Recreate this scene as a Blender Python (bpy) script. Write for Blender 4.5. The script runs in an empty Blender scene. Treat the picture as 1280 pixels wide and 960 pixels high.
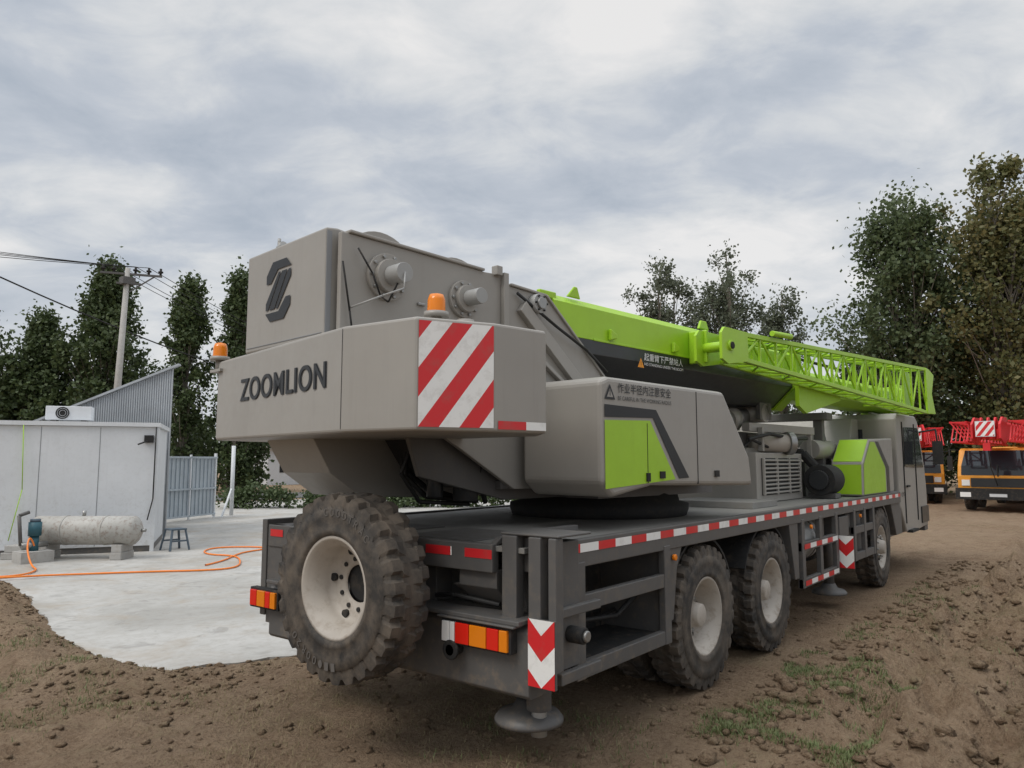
import bpy, math, random, numpy as np
from mathutils import Vector, Matrix, noise
random.seed(7); rng=np.random.default_rng(7)
scene=bpy.context.scene
try:
    scene.view_settings.view_transform='Standard'; scene.view_settings.look='None'; scene.view_settings.exposure=0
except Exception: pass
D=bpy.data
# ------------------------------------------------------------------ materials
def newmat(name):
    m=D.materials.new(name); m.use_nodes=True
    nt=m.node_tree; b=nt.nodes['Principled BSDF']; return m,nt,b
def N(nt,t,**kw):
    n=nt.nodes.new(t)
    for k,v in kw.items(): setattr(n,k,v)
    return n
def mixc(nt,fac,a,b,mode='MIX'):
    n=N(nt,'ShaderNodeMix',data_type='RGBA',blend_type=mode)
    for i,v in ((0,fac),(6,a),(7,b)):
        if hasattr(v,'links'): nt.links.new(v,n.inputs[i])
        elif i==0: n.inputs[0].default_value=v
        else: n.inputs[i].default_value=(*v,1)
    return n.outputs[2]
def ramp(nt,src,p0,p1,c0=(0,0,0),c1=(1,1,1)):
    r=N(nt,'ShaderNodeValToRGB'); e=r.color_ramp.elements
    e[0].position=p0;e[1].position=p1;e[0].color=(*c0,1);e[1].color=(*c1,1)
    nt.links.new(src,r.inputs[0]); return r.outputs[0]
def noi(nt,scale,detail=4,rough=.6,vec=None,dist=0):
    n=N(nt,'ShaderNodeTexNoise'); n.inputs['Scale'].default_value=scale; n.inputs['Detail'].default_value=detail
    n.inputs['Roughness'].default_value=rough; n.inputs['Distortion'].default_value=dist
    if vec is not None: nt.links.new(vec,n.inputs['Vector'])
    return n.outputs[0]
def pos(nt): return N(nt,'ShaderNodeNewGeometry').outputs['Position']
def mathn(nt,op,a,b=0.0,c=None):
    n=N(nt,'ShaderNodeMath',operation=op)
    for i,v in enumerate((a,b,c)):
        if v is None: continue
        if hasattr(v,'links'): nt.links.new(v,n.inputs[i])
        else: n.inputs[i].default_value=v
    return n.outputs[0]
def bump(nt,b,h,strength=.3,dist=.02):
    n=N(nt,'ShaderNodeBump'); n.inputs['Strength'].default_value=strength; n.inputs['Distance'].default_value=dist
    nt.links.new(h,n.inputs['Height']); nt.links.new(n.outputs[0],b.inputs['Normal'])
def paint(name,col,rough=.42,dirt=.25,metal=0,dirtcol=(.22,.17,.12),low=True,var=.12,spec=.5,streak=0):
    m,nt,b=newmat(name); P=pos(nt)
    n1=noi(nt,1.7,5,.6,P); n2=noi(nt,14,6,.7,P)
    c=mixc(nt,ramp(nt,n1,.3,.7),tuple(x*(1-var) for x in col),tuple(x*(1+var) for x in col))
    f=ramp(nt,n2,.50,.78)
    s=N(nt,'ShaderNodeSeparateXYZ'); nt.links.new(P,s.inputs[0])
    if low:
        g=N(nt,'ShaderNodeMapRange'); g.inputs[1].default_value=0.2; g.inputs[2].default_value=1.3; g.inputs[3].default_value=1.8; g.inputs[4].default_value=.5
        nt.links.new(s.outputs[2],g.inputs[0]); f=mathn(nt,'MULTIPLY',f,g.outputs[0])
    f=mathn(nt,'MULTIPLY',f,dirt)
    c=mixc(nt,f,c,dirtcol)
    if streak:
        mp_=N(nt,'ShaderNodeMapping'); mp_.inputs['Scale'].default_value=(11,11,.7); nt.links.new(P,mp_.inputs[0])
        st=noi(nt,1.0,5,.7,mp_.outputs[0]); c=mixc(nt,mathn(nt,'MULTIPLY',ramp(nt,st,.54,.74),streak),c,tuple(x*.55 for x in col))
    nt.links.new(c,b.inputs['Base Color'])
    rr=mathn(nt,'MULTIPLY_ADD',n2,.35,rough-.12); nt.links.new(rr,b.inputs['Roughness'])
    b.inputs['Metallic'].default_value=metal
    b.inputs['Specular IOR Level'].default_value=spec
    bump(nt,b,noi(nt,3.5,3,.5,P),.12,.02)
    return m
GREY=paint('warm_grey_paint',(.315,.298,.27),.38,.14,var=.05,streak=.15,dirtcol=(.36,.31,.25))
DGREY=paint('dark_grey_paint',(.098,.095,.092),.46,.5,streak=.1)
DECK=paint('deck_plate',(.22,.215,.20),.5,.6)
GREEN=paint('lime_green_paint',(.34,.58,.022),.36,.12,var=.06,streak=.12)
BLACK=paint('black_paint',(.022,.024,.026),.30,.1)
MATTE=paint('matte_black',(.018,.018,.018),.8,.3)
STEEL=paint('steel',(.32,.32,.31),.35,.2,metal=.7)
CYL=paint('cylinder_grey',(.33,.33,.32),.35,.1)
RIM=paint('rim_paint',(.43,.39,.34),.5,.6)
RED=paint('red_paint',(.62,.02,.025),.4,.1)
ORG=paint('orange_yellow_paint',(.80,.33,.03),.4,.2)
WHITE=paint('white_panel',(.66,.68,.70),.5,.3,var=.05,dirtcol=(.33,.30,.25),streak=.15)
CONC=paint('concrete',(.40,.39,.37),.9,.5,low=False)
TANKM=paint('weathered_tank',(.40,.39,.36),.5,1.0,dirtcol=(.15,.08,.045),low=False,streak=.4)
def simple(name,col,rough=.5,**kw):
    m,nt,b=newmat(name); b.inputs['Base Color'].default_value=(*col,1); b.inputs['Roughness'].default_value=rough
    for k,v in kw.items(): b.inputs[k].default_value=v
    return m
INK=simple('decal_black',(.015,.017,.02),.5); WINK=simple('decal_white',(.75,.75,.75),.5)
AMBER=simple('amber_lens',(.95,.27,.01),.18,**{'Transmission Weight':.2})
LRED=simple('red_lens',(.7,.02,.01),.2); LWHT=simple('clear_lens',(.8,.8,.78),.2)
GLASS=simple('dark_glass',(.02,.025,.03),.06); YEL=simple('warning_yellow',(.8,.3,.02),.5)
HOSE=simple('orange_hose',(.85,.22,.02),.45); CABLE=simple('cable',(.015,.015,.015),.6)
GRNM=simple('teal_blue_motor',(.025,.10,.13),.5); BLUEB=simple('blue_grey_plastic',(.08,.11,.14),.5)
SEAM=simple('panel_seam',(.25,.26,.27),.7)
def rubber():
    m,nt,b=newmat('tyre_rubber'); P=pos(nt)
    n=noi(nt,6,7,.72,P); n2=noi(nt,1.6,3,.6,P)
    c=mixc(nt,ramp(nt,n,.40,.70),(.022,.021,.02),(.14,.112,.085))
    c=mixc(nt,mathn(nt,'MULTIPLY',ramp(nt,n2,.4,.7),.35),c,(.12,.10,.08))
    nt.links.new(c,b.inputs['Base Color']); b.inputs['Roughness'].default_value=.8
    bump(nt,b,noi(nt,60,3,.6,P),.2,.005); return m
RUB=rubber()
def stripes(name,cu,cv,period,duty=.5,colA=(.62,.02,.025),colB=(.80,.80,.78),chev=None):
    m,nt,b=newmat(name); uv=N(nt,'ShaderNodeUVMap'); s=N(nt,'ShaderNodeSeparateXYZ'); nt.links.new(uv.outputs[0],s.inputs[0])
    u=s.outputs[0]
    if chev is not None: u=mathn(nt,'ABSOLUTE',mathn(nt,'SUBTRACT',u,chev))
    t=mathn(nt,'ADD',mathn(nt,'MULTIPLY',u,cu/period),mathn(nt,'MULTIPLY',s.outputs[1],cv/period))
    f=mathn(nt,'FRACT',mathn(nt,'ADD',t,100.0)); f=mathn(nt,'LESS_THAN',f,duty)
    c=mixc(nt,f,colB,colA)
    c=mixc(nt,mathn(nt,'MULTIPLY',ramp(nt,noi(nt,12,5,.7,pos(nt)),.5,.8),.35),c,(.2,.16,.12))
    nt.links.new(c,b.inputs['Base Color']); b.inputs['Roughness'].default_value=.35; return m
HAZ=stripes('hazard_stripes',.80,-.60,.18)
HAZ2=stripes('hazard_stripes_mirrored',.80,.60,.18)
TAPE=stripes('reflective_tape',1,0,.40,.5)
CHEV=stripes('chevron_board',1.0,-1.0,.26,.5,chev=.085)
# ------------------------------------------------------------------ mesh builder
class M:
    def __init__(s): s.v=[];s.f=[];s.m=[];s.uv=[];s.sm=[];s.mats=[]
    def mi(s,mat):
        if mat not in s.mats: s.mats.append(mat)
        return s.mats.index(mat)
    def face(s,idx,mat,smooth=False,uv=None):
        s.f.append(idx);s.m.append(s.mi(mat));s.sm.append(smooth);s.uv.append(uv)
    def box(s,x0,x1,y0,y1,z0,z1,mat):
        if x0>x1:x0,x1=x1,x0
        if y0>y1:y0,y1=y1,y0
        if z0>z1:z0,z1=z1,z0
        b=len(s.v); s.v+=[(x0,y0,z0),(x1,y0,z0),(x1,y1,z0),(x0,y1,z0),(x0,y0,z1),(x1,y0,z1),(x1,y1,z1),(x0,y1,z1)]
        for f in ((0,3,2,1),(4,5,6,7),(0,1,5,4),(1,2,6,5),(2,3,7,6),(3,0,4,7)): s.face([b+i for i in f],mat)
        return s
    def beam(s,p0,p1,w,h,mat):
        p0=Vector(p0);p1=Vector(p1);d=(p1-p0).normalized()
        up=Vector((0,0,1)) if abs(d.z)<.98 else Vector((1,0,0))
        a=d.cross(up).normalized()*w/2; c=a.cross(d).normalized()*h/2
        b=len(s.v)
        for p in (p0,p1):
            for q in (-a-c,a-c,a+c,-a+c): s.v.append(tuple(p+q))
        for f in ((0,3,2,1),(4,5,6,7),(0,1,5,4),(1,2,6,5),(2,3,7,6),(3,0,4,7)): s.face([b+i for i in f],mat)
        return s
    def prism(s,poly,axis,a,b_,mat):
        area=sum(poly[i][0]*poly[(i+1)%len(poly)][1]-poly[(i+1)%len(poly)][0]*poly[i][1] for i in range(len(poly)))
        if area<0: poly=poly[::-1]
        def mk(p,t): return {'Y':(p[0],t,p[1]),'Z':(p[0],p[1],t),'X':(t,p[0],p[1])}[axis]
        if a>b_: a,b_=b_,a
        n=len(poly);b=len(s.v)
        s.v+=[mk(p,a) for p in poly]+[mk(p,b_) for p in poly]
        flip=(axis=='Y')
        def F(l): s.face([b+i for i in (l[::-1] if flip else l)],mat)
        F(list(range(n))[::-1]);F([n+i for i in range(n)])
        for i in range(n): j=(i+1)%n; F([i,j,n+j,n+i])
        return s
    def cyl(s,p0,p1,r0,mat,r1=None,n=16,caps=True):
        r1=r0 if r1 is None else r1
        p0=Vector(p0);p1=Vector(p1);d=(p1-p0).normalized()
        up=Vector((0,0,1)) if abs(d.z)<.98 else Vector((1,0,0))
        a=d.cross(up).normalized();c=a.cross(d).normalized();b=len(s.v)
        for p,r in ((p0,r0),(p1,r1)):
            for i in range(n):
                t=2*math.pi*i/n; s.v.append(tuple(p+(a*math.cos(t)+c*math.sin(t))*r))
        for i in range(n):
            j=(i+1)%n; s.face([b+i,b+n+i,b+n+j,b+j],mat,True)
        if caps:
            s.face([b+i for i in range(n)],mat); s.face([b+n+i for i in range(n)][::-1],mat)
        return s
    def path(s,pts,r,mat,n=8):
        for i in range(len(pts)-1): s.cyl(pts[i],pts[i+1],r,mat,n=n)
        return s
    def sheet(s,pts,mat):
        b=len(s.v); P=[Vector(p) for p in pts]; s.v+=[tuple(p) for p in P]
        w=(P[1]-P[0]).length;h=(P[3]-P[0]).length
        s.face([b,b+1,b+2,b+3],mat,False,[(0,0),(w,0),(w,h),(0,h)]); return s
    def lathe(s,prof,c,axis,mat,n=48,smooth=True,mod=None):
        b=len(s.v);c=Vector(c);k=len(prof)
        ax={'X':Vector((1,0,0)),'Y':Vector((0,1,0)),'Z':Vector((0,0,1))}[axis]
        e1={'X':Vector((0,1,0)),'Y':Vector((0,0,1)),'Z':Vector((1,0,0))}[axis]; e2=ax.cross(e1)
        for i in range(n):
            t=2*math.pi*i/n; e=e1*math.cos(t)+e2*math.sin(t)
            for j,(o,r) in enumerate(prof):
                rr=r+(mod(i,j) if mod else 0); s.v.append(tuple(c+ax*o+e*rr))
        for i in range(n):
            i2=(i+1)%n
            for j in range(k-1): 
                sm=smooth if not callable(smooth) else smooth(j)
                s.face([b+i*k+j,b+i2*k+j,b+i2*k+j+1,b+i*k+j+1],mat,sm)
        return s
    def done(s,name,parent=None,bevel=0,seg=2):
        me=D.meshes.new(name); me.from_pydata(s.v,[],s.f)
        for m in s.mats: me.materials.append(m)
        me.polygons.foreach_set('material_index',s.m); me.polygons.foreach_set('use_smooth',s.sm)
        if any(u for u in s.uv):
            l=me.uv_layers.new(name='UVMap'); 
            for p,u in zip(me.polygons,s.uv):
                if u:
                    for li,q in zip(p.loop_indices,u): l.data[li].uv=q
        me.update()
        o=D.objects.new(name,me); scene.collection.objects.link(o)
        if parent: o.parent=parent
        if bevel:
            md=o.modifiers.new('bevel','BEVEL'); md.width=bevel; md.segments=seg; md.limit_method='ANGLE'; md.angle_limit=math.radians(40)
        return o
def empty(name,loc=(0,0,0),rot=0,parent=None):
    o=D.objects.new(name,None); scene.collection.objects.link(o); o.location=loc; o.rotation_euler=(0,0,rot); o.empty_display_size=.3
    if parent: o.parent=parent
    return o
def curve(name,pts,r,mat,parent=None,smooth=False):
    cu=D.curves.new(name,'CURVE'); cu.dimensions='3D'; cu.bevel_depth=r; cu.bevel_resolution=2; cu.materials.append(mat)
    sp=cu.splines.new('NURBS' if smooth else 'POLY'); sp.points.add(len(pts)-1)
    for p,q in zip(sp.points,pts): p.co=(*q,1)
    if smooth: sp.order_u=3; sp.use_endpoint_u=True; cu.resolution_u=8
    o=D.objects.new(name,cu); scene.collection.objects.link(o)
    if parent:o.parent=parent
    return o
def text(name,body,origin,udir,vdir,h,width,mat,parent,bold=.0,space=1.0):
    cu=D.curves.new(name,'FONT'); cu.body=body; cu.size=1; cu.offset=bold; cu.space_character=space; cu.materials.append(mat)
    o=D.objects.new(name,cu); scene.collection.objects.link(o)
    bpy.context.view_layer.update()
    bb=[Vector(c) for c in o.bound_box]; w=max(b.x for b in bb)-min(b.x for b in bb); hh=max(b.y for b in bb)-min(b.y for b in bb)
    x0=min(b.x for b in bb); y0=min(b.y for b in bb)
    u=Vector(udir).normalized(); v=Vector(vdir).normalized(); n=u.cross(v)
    sx=width/max(w,.01); sy=h/max(hh,.01)
    mt=Matrix.Identity(4)
    for i in range(3): mt[i][0]=u[i]*sx; mt[i][1]=v[i]*sy; mt[i][2]=n[i]; 
    og=Vector(origin)-u*sx*x0-v*sy*y0
    for i in range(3): mt[i][3]=og[i]
    o.parent=parent; o.matrix_parent_inverse=Matrix.Identity(4); o.matrix_local=mt
    return o
def poly_sheet(b,pts,mat):
    k=len(b.v); b.v+=pts; b.face(list(range(k,k+len(pts))),mat)
# ------------------------------------------------------------------ wheels
def tyre(b,c,axis,side,R=.53,W=.28,r=.27):
    h=W/2
    prof=[(-h*.55,r-.01),(-h*.93,r+.03),(-h*.97,r+.06),(-h*.94,r+.065),(-h*1.0,r+.12),(-h*.99,R-.085),(-h*.95,R-.082),(-h*.95,R-.06),(-h*.88,R-.004),(-h*.5,R+.004),(-h*.44,R+.006),(-h*.05,R+.008),
          (h*.05,R+.008),(h*.44,R+.006),(h*.5,R+.004),(h*.88,R-.004),(h*.95,R-.06),(h*.95,R-.082),(h*.99,R-.085),(h*1.0,r+.12),(h*.94,r+.065),(h*.97,r+.06),(h*.93,r+.03),(h*.55,r-.01)]
    def mod(i,j):
        k=i%6
        if j in (7,8,9): return -.030 if k in (0,1) else 0
        if j in (14,15,16): return -.030 if k in (3,4) else 0
        if j in (10,): return -.022 if k in (1,2) else 0
        if j in (13,): return -.022 if k in (4,5) else 0
        if j in (11,12): return -.020
        return 0
    b.lathe(prof,c,axis,RUB,n=168,smooth=lambda j:j<7 or j>15,mod=mod)
def rim(b,c,axis,side,kind='dual',r=.27,W=.28):
    s=side;h=W/2
    if kind=='dual':
        prof=[(s*h*.80,r+.025),(s*h*.86,r+.022),(s*h*.86,r+.004),(s*h*.70,r-.006),(s*h*.62,r-.035),(s*-h*.35,r-.05),(s*-h*.50,r-.07),(s*-h*.45,r-.13),(s*-h*.30,.105),(s*-.02,.10),(s*h*.55,.085),(s*h*.60,.075),(s*h*.60,0.001)]
    elif kind=='front':
        prof=[(s*h*.80,r+.025),(s*h*.86,r+.022),(s*h*.86,r+.004),(s*h*.70,r-.006),(s*h*.55,r-.035),(s*h*.25,r-.05),(s*h*.30,r-.07),(s*h*.55,r-.13),(s*h*.62,.11),(s*h*.7,.10),(s*h*1.15,.085),(s*h*1.2,.06),(s*h*1.2,0.001)]
    else:
        prof=[(s*h*.80,r+.025),(s*h*.86,r+.022),(s*h*.86,r+.004),(s*h*.70,r-.006),(s*h*.60,r-.035),(s*-h*.1,r-.045),(s*-h*.25,r-.06),(s*-h*.35,.19),(s*-h*.40,.115),(s*-h*.50,.108)]
    b.lathe(prof,c,axis,RIM,n=48)
    ax={'X':Vector((1,0,0)),'Y':Vector((0,1,0))}[axis]; e1={'X':Vector((0,1,0)),'Y':Vector((0,0,1))}[axis]; e2=ax.cross(e1); c=Vector(c)
    off={'dual':-h*.38,'front':h*.60,'spare':-h*.36}[kind]*s; 
    for i in range(10):
        t=2*math.pi*(i+.3)/10; e=e1*math.cos(t)+e2*math.sin(t)
        p=c+ax*off+e*.145
        if kind=='spare': b.cyl(p-ax*s*.012,p+ax*s*.006,.014,MATTE,n=8)
        else: b.cyl(p,p+ax*s*.035,.016,STEEL,n=6)
    for i in range(5):
        t=2*math.pi*(i+.1)/5; e=e1*math.cos(t)+e2*math.sin(t)
        o2={'dual':-h*.42,'front':h*.40,'spare':-h*.31}[kind]*s
        p=c+ax*o2+e*(r-.075); b.cyl(p-ax*s*.01,p+ax*s*.014,.024,MATTE,n=12)
# ================================================================== TRUCK CRANE
TC=empty('truck_crane')
b=M()
b.box(3.21,12.5,2.46,4.84,1.205,1.235,DECK)
for i in range(2): b.box(3.3,3.9,2.9+i*.8,3.5+i*.8,1.236,1.242,DGREY)
b.box(7.2,7.9,2.7,3.6,1.236,1.30,DECK); b.box(3.7,4.1,2.7,2.75,1.236,1.29,DGREY)
b.done('deck_plate',TC,.004)
b=M()
YR,YL=2.40,4.90
for (y0,y1) in ((YR,YR+.06),(YL-.06,YL)):
    b.box(3.44,12.45,y0,y1,1.09,1.25,DGREY)
b.box(3.18,3.24,2.66,4.78,1.09,1.245,DGREY)
for y in (3.25,3.95): b.box(3.3,13.6,y-.05,y+.05,.68,1.18,DGREY)
for x in np.arange(3.9,12.4,1.1): b.box(x,x+.1,2.5,4.8,1.10,1.20,DGREY)
b.done('chassis_frame',TC,.006)
b=M()
b.sheet([(3.46,YR-.004,1.175),(12.40,YR-.004,1.175),(12.40,YR-.004,1.225),(3.46,YR-.004,1.225)],TAPE)
b.sheet([(3.176,3.17,1.165),(3.176,2.96,1.165),(3.176,2.96,1.215),(3.176,3.17,1.215)],TAPE)
b.sheet([(3.176,2.86,1.165),(3.176,2.66,1.165),(3.176,2.66,1.215),(3.176,2.86,1.215)],TAPE)
b.sheet([(3.176,4.75,1.165),(3.176,4.60,1.165),(3.176,4.60,1.215),(3.176,4.75,1.215)],TAPE)
b.sheet([(7.75,YR-.010,.82),(8.95,YR-.010,.82),(8.95,YR-.010,.87),(7.75,YR-.010,.87)],TAPE)
b.sheet([(7.75,YR-.010,.46),(8.95,YR-.010,.46),(8.95,YR-.010,.51),(7.75,YR-.010,.51)],TAPE)
b.done('reflective_tape_strips',TC)
b=M()
b.prism([(3.18,.48),(3.18,.80),(3.22,.84),(3.42,.84),(3.42,.46),(3.2,.46)],'Y',2.41,4.74,DGREY)
b.box(3.12,3.45,2.43,4.70,.842,.868,DGREY)
b.box(3.44,3.55,2.5,4.78,.50,1.16,DGREY)
b.prism([(3.22,1.10),(3.22,1.0),(3.36,.87),(3.46,.87),(3.46,1.10)],'Y',2.66,2.94,DGREY)
b.prism([(3.22,1.10),(3.22,1.0),(3.36,.87),(3.46,.87),(3.46,1.10)],'Y',4.2,4.45,DGREY)
b.prism([(3.22,1.0),(3.44,.86),(3.44,1.0)],'Y',2.95,2.99,DGREY)
b.box(3.19,3.44,4.62,4.80,.55,1.245,DGREY)
b.box(3.18,3.46,4.80,4.86,.60,1.28,DGREY)
b.box(3.00,3.2,3.30,3.64,.84,1.12,DGREY); b.cyl((2.95,3.47,1.0),(3.0,3.47,1.0),.12,MATTE,n=28)
b.cyl((3.10,2.9,.66),(3.19,2.9,.66),.035,MATTE); b.cyl((3.10,2.9,.66),(3.12,2.9,.66),.055,MATTE)
b.box(3.10,3.19,2.45,3.0,.83,.842,DGREY)
b.path([(3.3,2.7,.9),(3.25,3.0,.93),(3.3,3.2,.9)],.014,CABLE)
b.done('rear_bumper',TC,.012)
b=M()
b.prism([(3.20,1.24),(3.26,1.28),(3.42,1.30),(3.50,1.29),(3.60,1.24)],'Y',2.66,2.70,DGREY)
b.box(3.26,3.50,2.30,2.40,.60,1.27,DGREY)
b.box(3.19,3.26,2.24,2.29,.62,1.30,DGREY)
b.box(3.19,3.26,2.34,2.42,.62,1.30,DGREY)
b.box(3.19,3.26,2.50,2.60,.86,1.30,DGREY)
b.box(3.27,3.50,2.42,2.64,1.10,1.29,DGREY)
b.box(3.20,3.52,2.23,2.62,1.302,1.316,DGREY)
b.cyl((3.42,2.52,.34),(3.42,2.52,1.28),.07,DGREY); b.cyl((3.42,2.52,.2),(3.42,2.52,.36),.045,STEEL)
b.cyl((3.40,2.20,.78),(3.40,2.30,.78),.045,MATTE); b.cyl((3.40,2.18,.78),(3.40,2.20,.78),.03,STEEL)
b.box(3.27,3.66,2.26,2.30,.54,.60,DGREY); b.box(3.27,3.66,2.26,2.30,.88,.93,DGREY)
b.done('rear_outrigger',TC,.006)
b=M()
for x,y,z in ((3.46,2.62,.27),(3.56,4.55,.50),(9.35,2.62,.17),(9.35,4.65,.17)):
    b.lathe([(.10,.001),(.10,.07),(.045,.10),(.03,.17),(.0,.195),(-.02,.195),(-.02,.001)],(x,y,z),'Z',DGREY,n=28)
    if x>5: b.cyl((x,y,z+.05),(x,y,1.15),.06,DGREY)
b.done('outrigger_pads',TC)
b=M()
segs=[(2.97,2.915,LWHT),(2.91,2.875,LWHT),(2.87,2.77,LRED),(2.765,2.645,AMBER),(2.64,2.56,LRED),(2.555,2.50,AMBER)]
b.box(3.125,3.18,2.485,2.985,.69,.825,MATTE)
for y0,y1,m in segs: b.box(3.108,3.135,y1,y0,.702,.813,m)
b.box(3.125,3.18,4.56,4.90,.66,.80,MATTE)
for y0,y1,m in ((4.88,4.80,LRED),(4.795,4.70,AMBER),(4.695,4.64,LRED),(4.635,4.575,AMBER)): b.box(3.108,3.135,y1,y0,.675,.785,m)
b.done('tail_lights',TC,.004)
b=M()
b.box(3.172,3.19,2.235,2.405,.545,.885,DGREY)
b.sheet([(3.168,2.405,.545),(3.168,2.235,.545),(3.168,2.235,.885),(3.168,2.405,.885)],CHEV)
b.box(9.05,9.07,2.25,2.43,.50,.86,DGREY)
b.sheet([(9.046,2.42,.50),(9.046,2.25,.50),(9.046,2.25,.86),(9.046,2.42,.86)],CHEV)
b.done('chevron_boards',TC)
def frame(b,x0,x1,y,zb=.46,zm=.84,posts=(),mat=DGREY):
    b.box(x0,x1,y,y+.05,zb,zb+.09,mat); b.box(x0,x1,y,y+.05,zm,zm+.09,mat)
    for p in (x0,x1-.09)+tuple(posts): b.box(p,p+.09,y-.006,y+.044,zb,1.12,mat)
b=M()
for y in (2.40,4.85):
    frame(b,3.62,4.80,y); frame(b,7.70,9.0,y,.44,.80,(8.3,)); frame(b,9.7,10.75,y,.50,.82,(10.2,))
b.box(3.62,3.68,2.46,3.2,.46,1.1,DGREY); b.box(3.70,3.72,2.45,2.7,.5,.8,DGREY)
b.box(4.74,4.80,2.45,3.2,.46,1.1,DGREY)
b.box(3.75,4.7,2.9,2.95,.5,1.1,MATTE)
b.box(3.72,4.75,2.45,2.9,.50,.53,MATTE)
b.path([(3.7,2.6,.9),(4.0,2.65,.7),(4.4,2.6,.68),(4.72,2.6,.8)],.018,CABLE); b.path([(3.7,2.75,.7),(4.2,2.8,.6),(4.72,2.8,.65)],.014,CABLE)
b.prism([(4.80,.60),(4.80,1.10),(5.02,1.10),(4.93,.95),(4.86,.60)],'Y',2.41,2.80,DGREY)
b.prism([(7.36,1.10),(7.42,.85),(7.5,.55),(7.62,.55),(7.62,1.10)],'Y',2.41,2.80,DGREY)
for x in (4.86,8.0,10.0): b.cyl((x,2.405,1.03),(x,2.380,1.03),.022,AMBER,n=12)
b.done('side_frames',TC,.005)
b=M()
for side in (0,1):
    y0,y1=((2.45,3.06),(4.24,4.84))[side]
    for cx in (5.43,6.85):
        pts=[(cx+math.cos(a)*.60,.53+math.sin(a)*.60) for a in np.linspace(math.radians(25),math.radians(155),14)]
        for p,q in zip(pts[:-1],pts[1:]):
            b.beam((p[0],(y0+y1)/2,p[1]),(q[0],(y0+y1)/2,q[1]),y1-y0,.02,MATTE)
    pts=[(11.25+math.cos(a)*.62,.53+math.sin(a)*.62) for a in np.linspace(math.radians(5),math.radians(160),14)]
    for p,q in zip(pts[:-1],pts[1:]): b.beam((p[0],(y0+y1)/2,p[1]),(q[0],(y0+y1)/2,q[1]),y1-y0,.03,DGREY)
b.done('mudguards',TC)
b=M()
b.cyl((7.85,2.72,.86),(8.6,2.72,.86),.24,CYL,n=28); b.cyl((8.72,2.7,.72),(8.95,2.7,.72),.14,MATTE)
b.cyl((7.95,2.72,.86),(7.99,2.72,.86),.247,DGREY,n=28); b.cyl((8.45,2.72,.86),(8.49,2.72,.86),.247,DGREY,n=28)
b.cyl((7.85,4.5,.86),(8.6,4.5,.86),.24,CYL,n=28)
b.box(8.72,9.0,2.55,2.95,.85,1.1,GREY)
b.box(9.15,9.55,2.42,4.88,.82,1.06,DGREY)
b.box(9.72,10.7,2.5,2.95,.56,1.06,DGREY); b.box(9.72,10.7,4.35,4.8,.56,1.06,DGREY)
b.box(3.7,4.7,3.0,4.2,.55,1.1,MATTE); b.box(7.7,10.8,3.3,3.9,.45,1.1,MATTE)
b.done('fuel_tank_and_boxes',TC,.01)
def wheel(nm,c,axis,side,kind,W=.28):
    b=M(); tyre(b,c,axis,side,W=W); 
    if kind: rim(b,c,axis,side,kind,W=W)
    return b.done(nm,TC)
for k,x in enumerate((5.43,6.85)):
    wheel('rear_wheel_outer_right_%d'%k,(x,2.54,.535),'Y',-1,'dual'); wheel('rear_wheel_inner_right_%d'%k,(x,2.88,.535),'Y',-1,None)
    wheel('rear_wheel_outer_left_%d'%k,(x,4.76,.535),'Y',1,'dual'); wheel('rear_wheel_inner_left_%d'%k,(x,4.42,.535),'Y',1,None)
    b=M(); b.cyl((x,2.5,.535),(x,4.8,.535),.09,MATTE); b.lathe([(-.25,.09),(-.1,.24),(.1,.24),(.25,.09)],(x,3.62,.535),'Y',MATTE,n=20); b.done('rear_axle_%d'%k,TC)
wheel('front_wheel_right',(11.25,2.56,.535),'Y',-1,'front'); wheel('front_wheel_left',(11.25,4.74,.535),'Y',1,'front')
b=M(); b.cyl((11.25,2.6,.535),(11.25,4.7,.535),.07,MATTE); b.done('front_axle',TC)
wheel('spare_wheel',(2.86,3.47,.985),'X',-1,'spare',W=.29)
# sidewall lettering on the spare, letters set round the bead
for base_a,word in ((70,'GOODTRAC'),(250,'11.00R20')):
    for i,ch in enumerate(word):
        a=math.radians(base_a+ (len(word)/2-i-.5)*7.5); rr=.405
        # seen from -X : picture-right is -Y
        ux=Vector((0,-math.sin(a),-math.cos(a))); vx=Vector((0,-math.cos(a),math.sin(a)))
        c_=Vector((2.711,3.47-math.cos(a)*rr,.985+math.sin(a)*rr))
        if base_a>180: pass
        text('sidewall_letter_%d_%d'%(base_a,i),ch,c_-ux*.018,ux,vx,.045,.034,simple('raised_rubber',(.11,.10,.09),.7) if i==0 and base_a==70 else D.materials['raised_rubber'],TC)
# --- deck equipment
b=M()
b.box(8.15,9.75,3.0,4.3,1.24,1.80,GREY)
b.box(8.3,9.6,2.985,3.0,1.32,1.74,MATTE)
for i in range(9): b.box(8.32,9.58,2.965,2.992,1.335+i*.046,1.357+i*.046,GREY)
for x in (8.3,8.73,9.16,9.56): b.box(x,x+.035,2.962,2.994,1.32,1.74,GREY)
b.box(9.8,10.1,3.2,4.4,1.24,1.85,GREY)
b.done('engine_enclosure',TC,.01)
b=M()
b.cyl((9.70,2.78,1.47),(10.15,2.78,1.47),.19,MATTE,n=28); b.cyl((9.66,2.78,1.47),(9.70,2.78,1.47),.12,BLACK,n=24)
b.path([(9.8,2.85,1.63),(9.8,3.0,1.8),(9.8,3.3,1.86)],.06,MATTE)
b.box(9.8,10.05,2.62,2.95,1.24,1.3,DGREY)
b.cyl((10.1,3.0,1.86),(11.0,3.0,1.86),.13,GREY,n=20); b.cyl((8.7,3.3,1.92),(9.1,2.98,1.92),.11,RIM,n=20); b.cyl((9.1,2.98,1.92),(9.16,2.93,1.92),.14,STEEL,n=20)
b.box(8.4,9.7,3.2,3.8,1.80,1.86,GREY)
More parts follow.
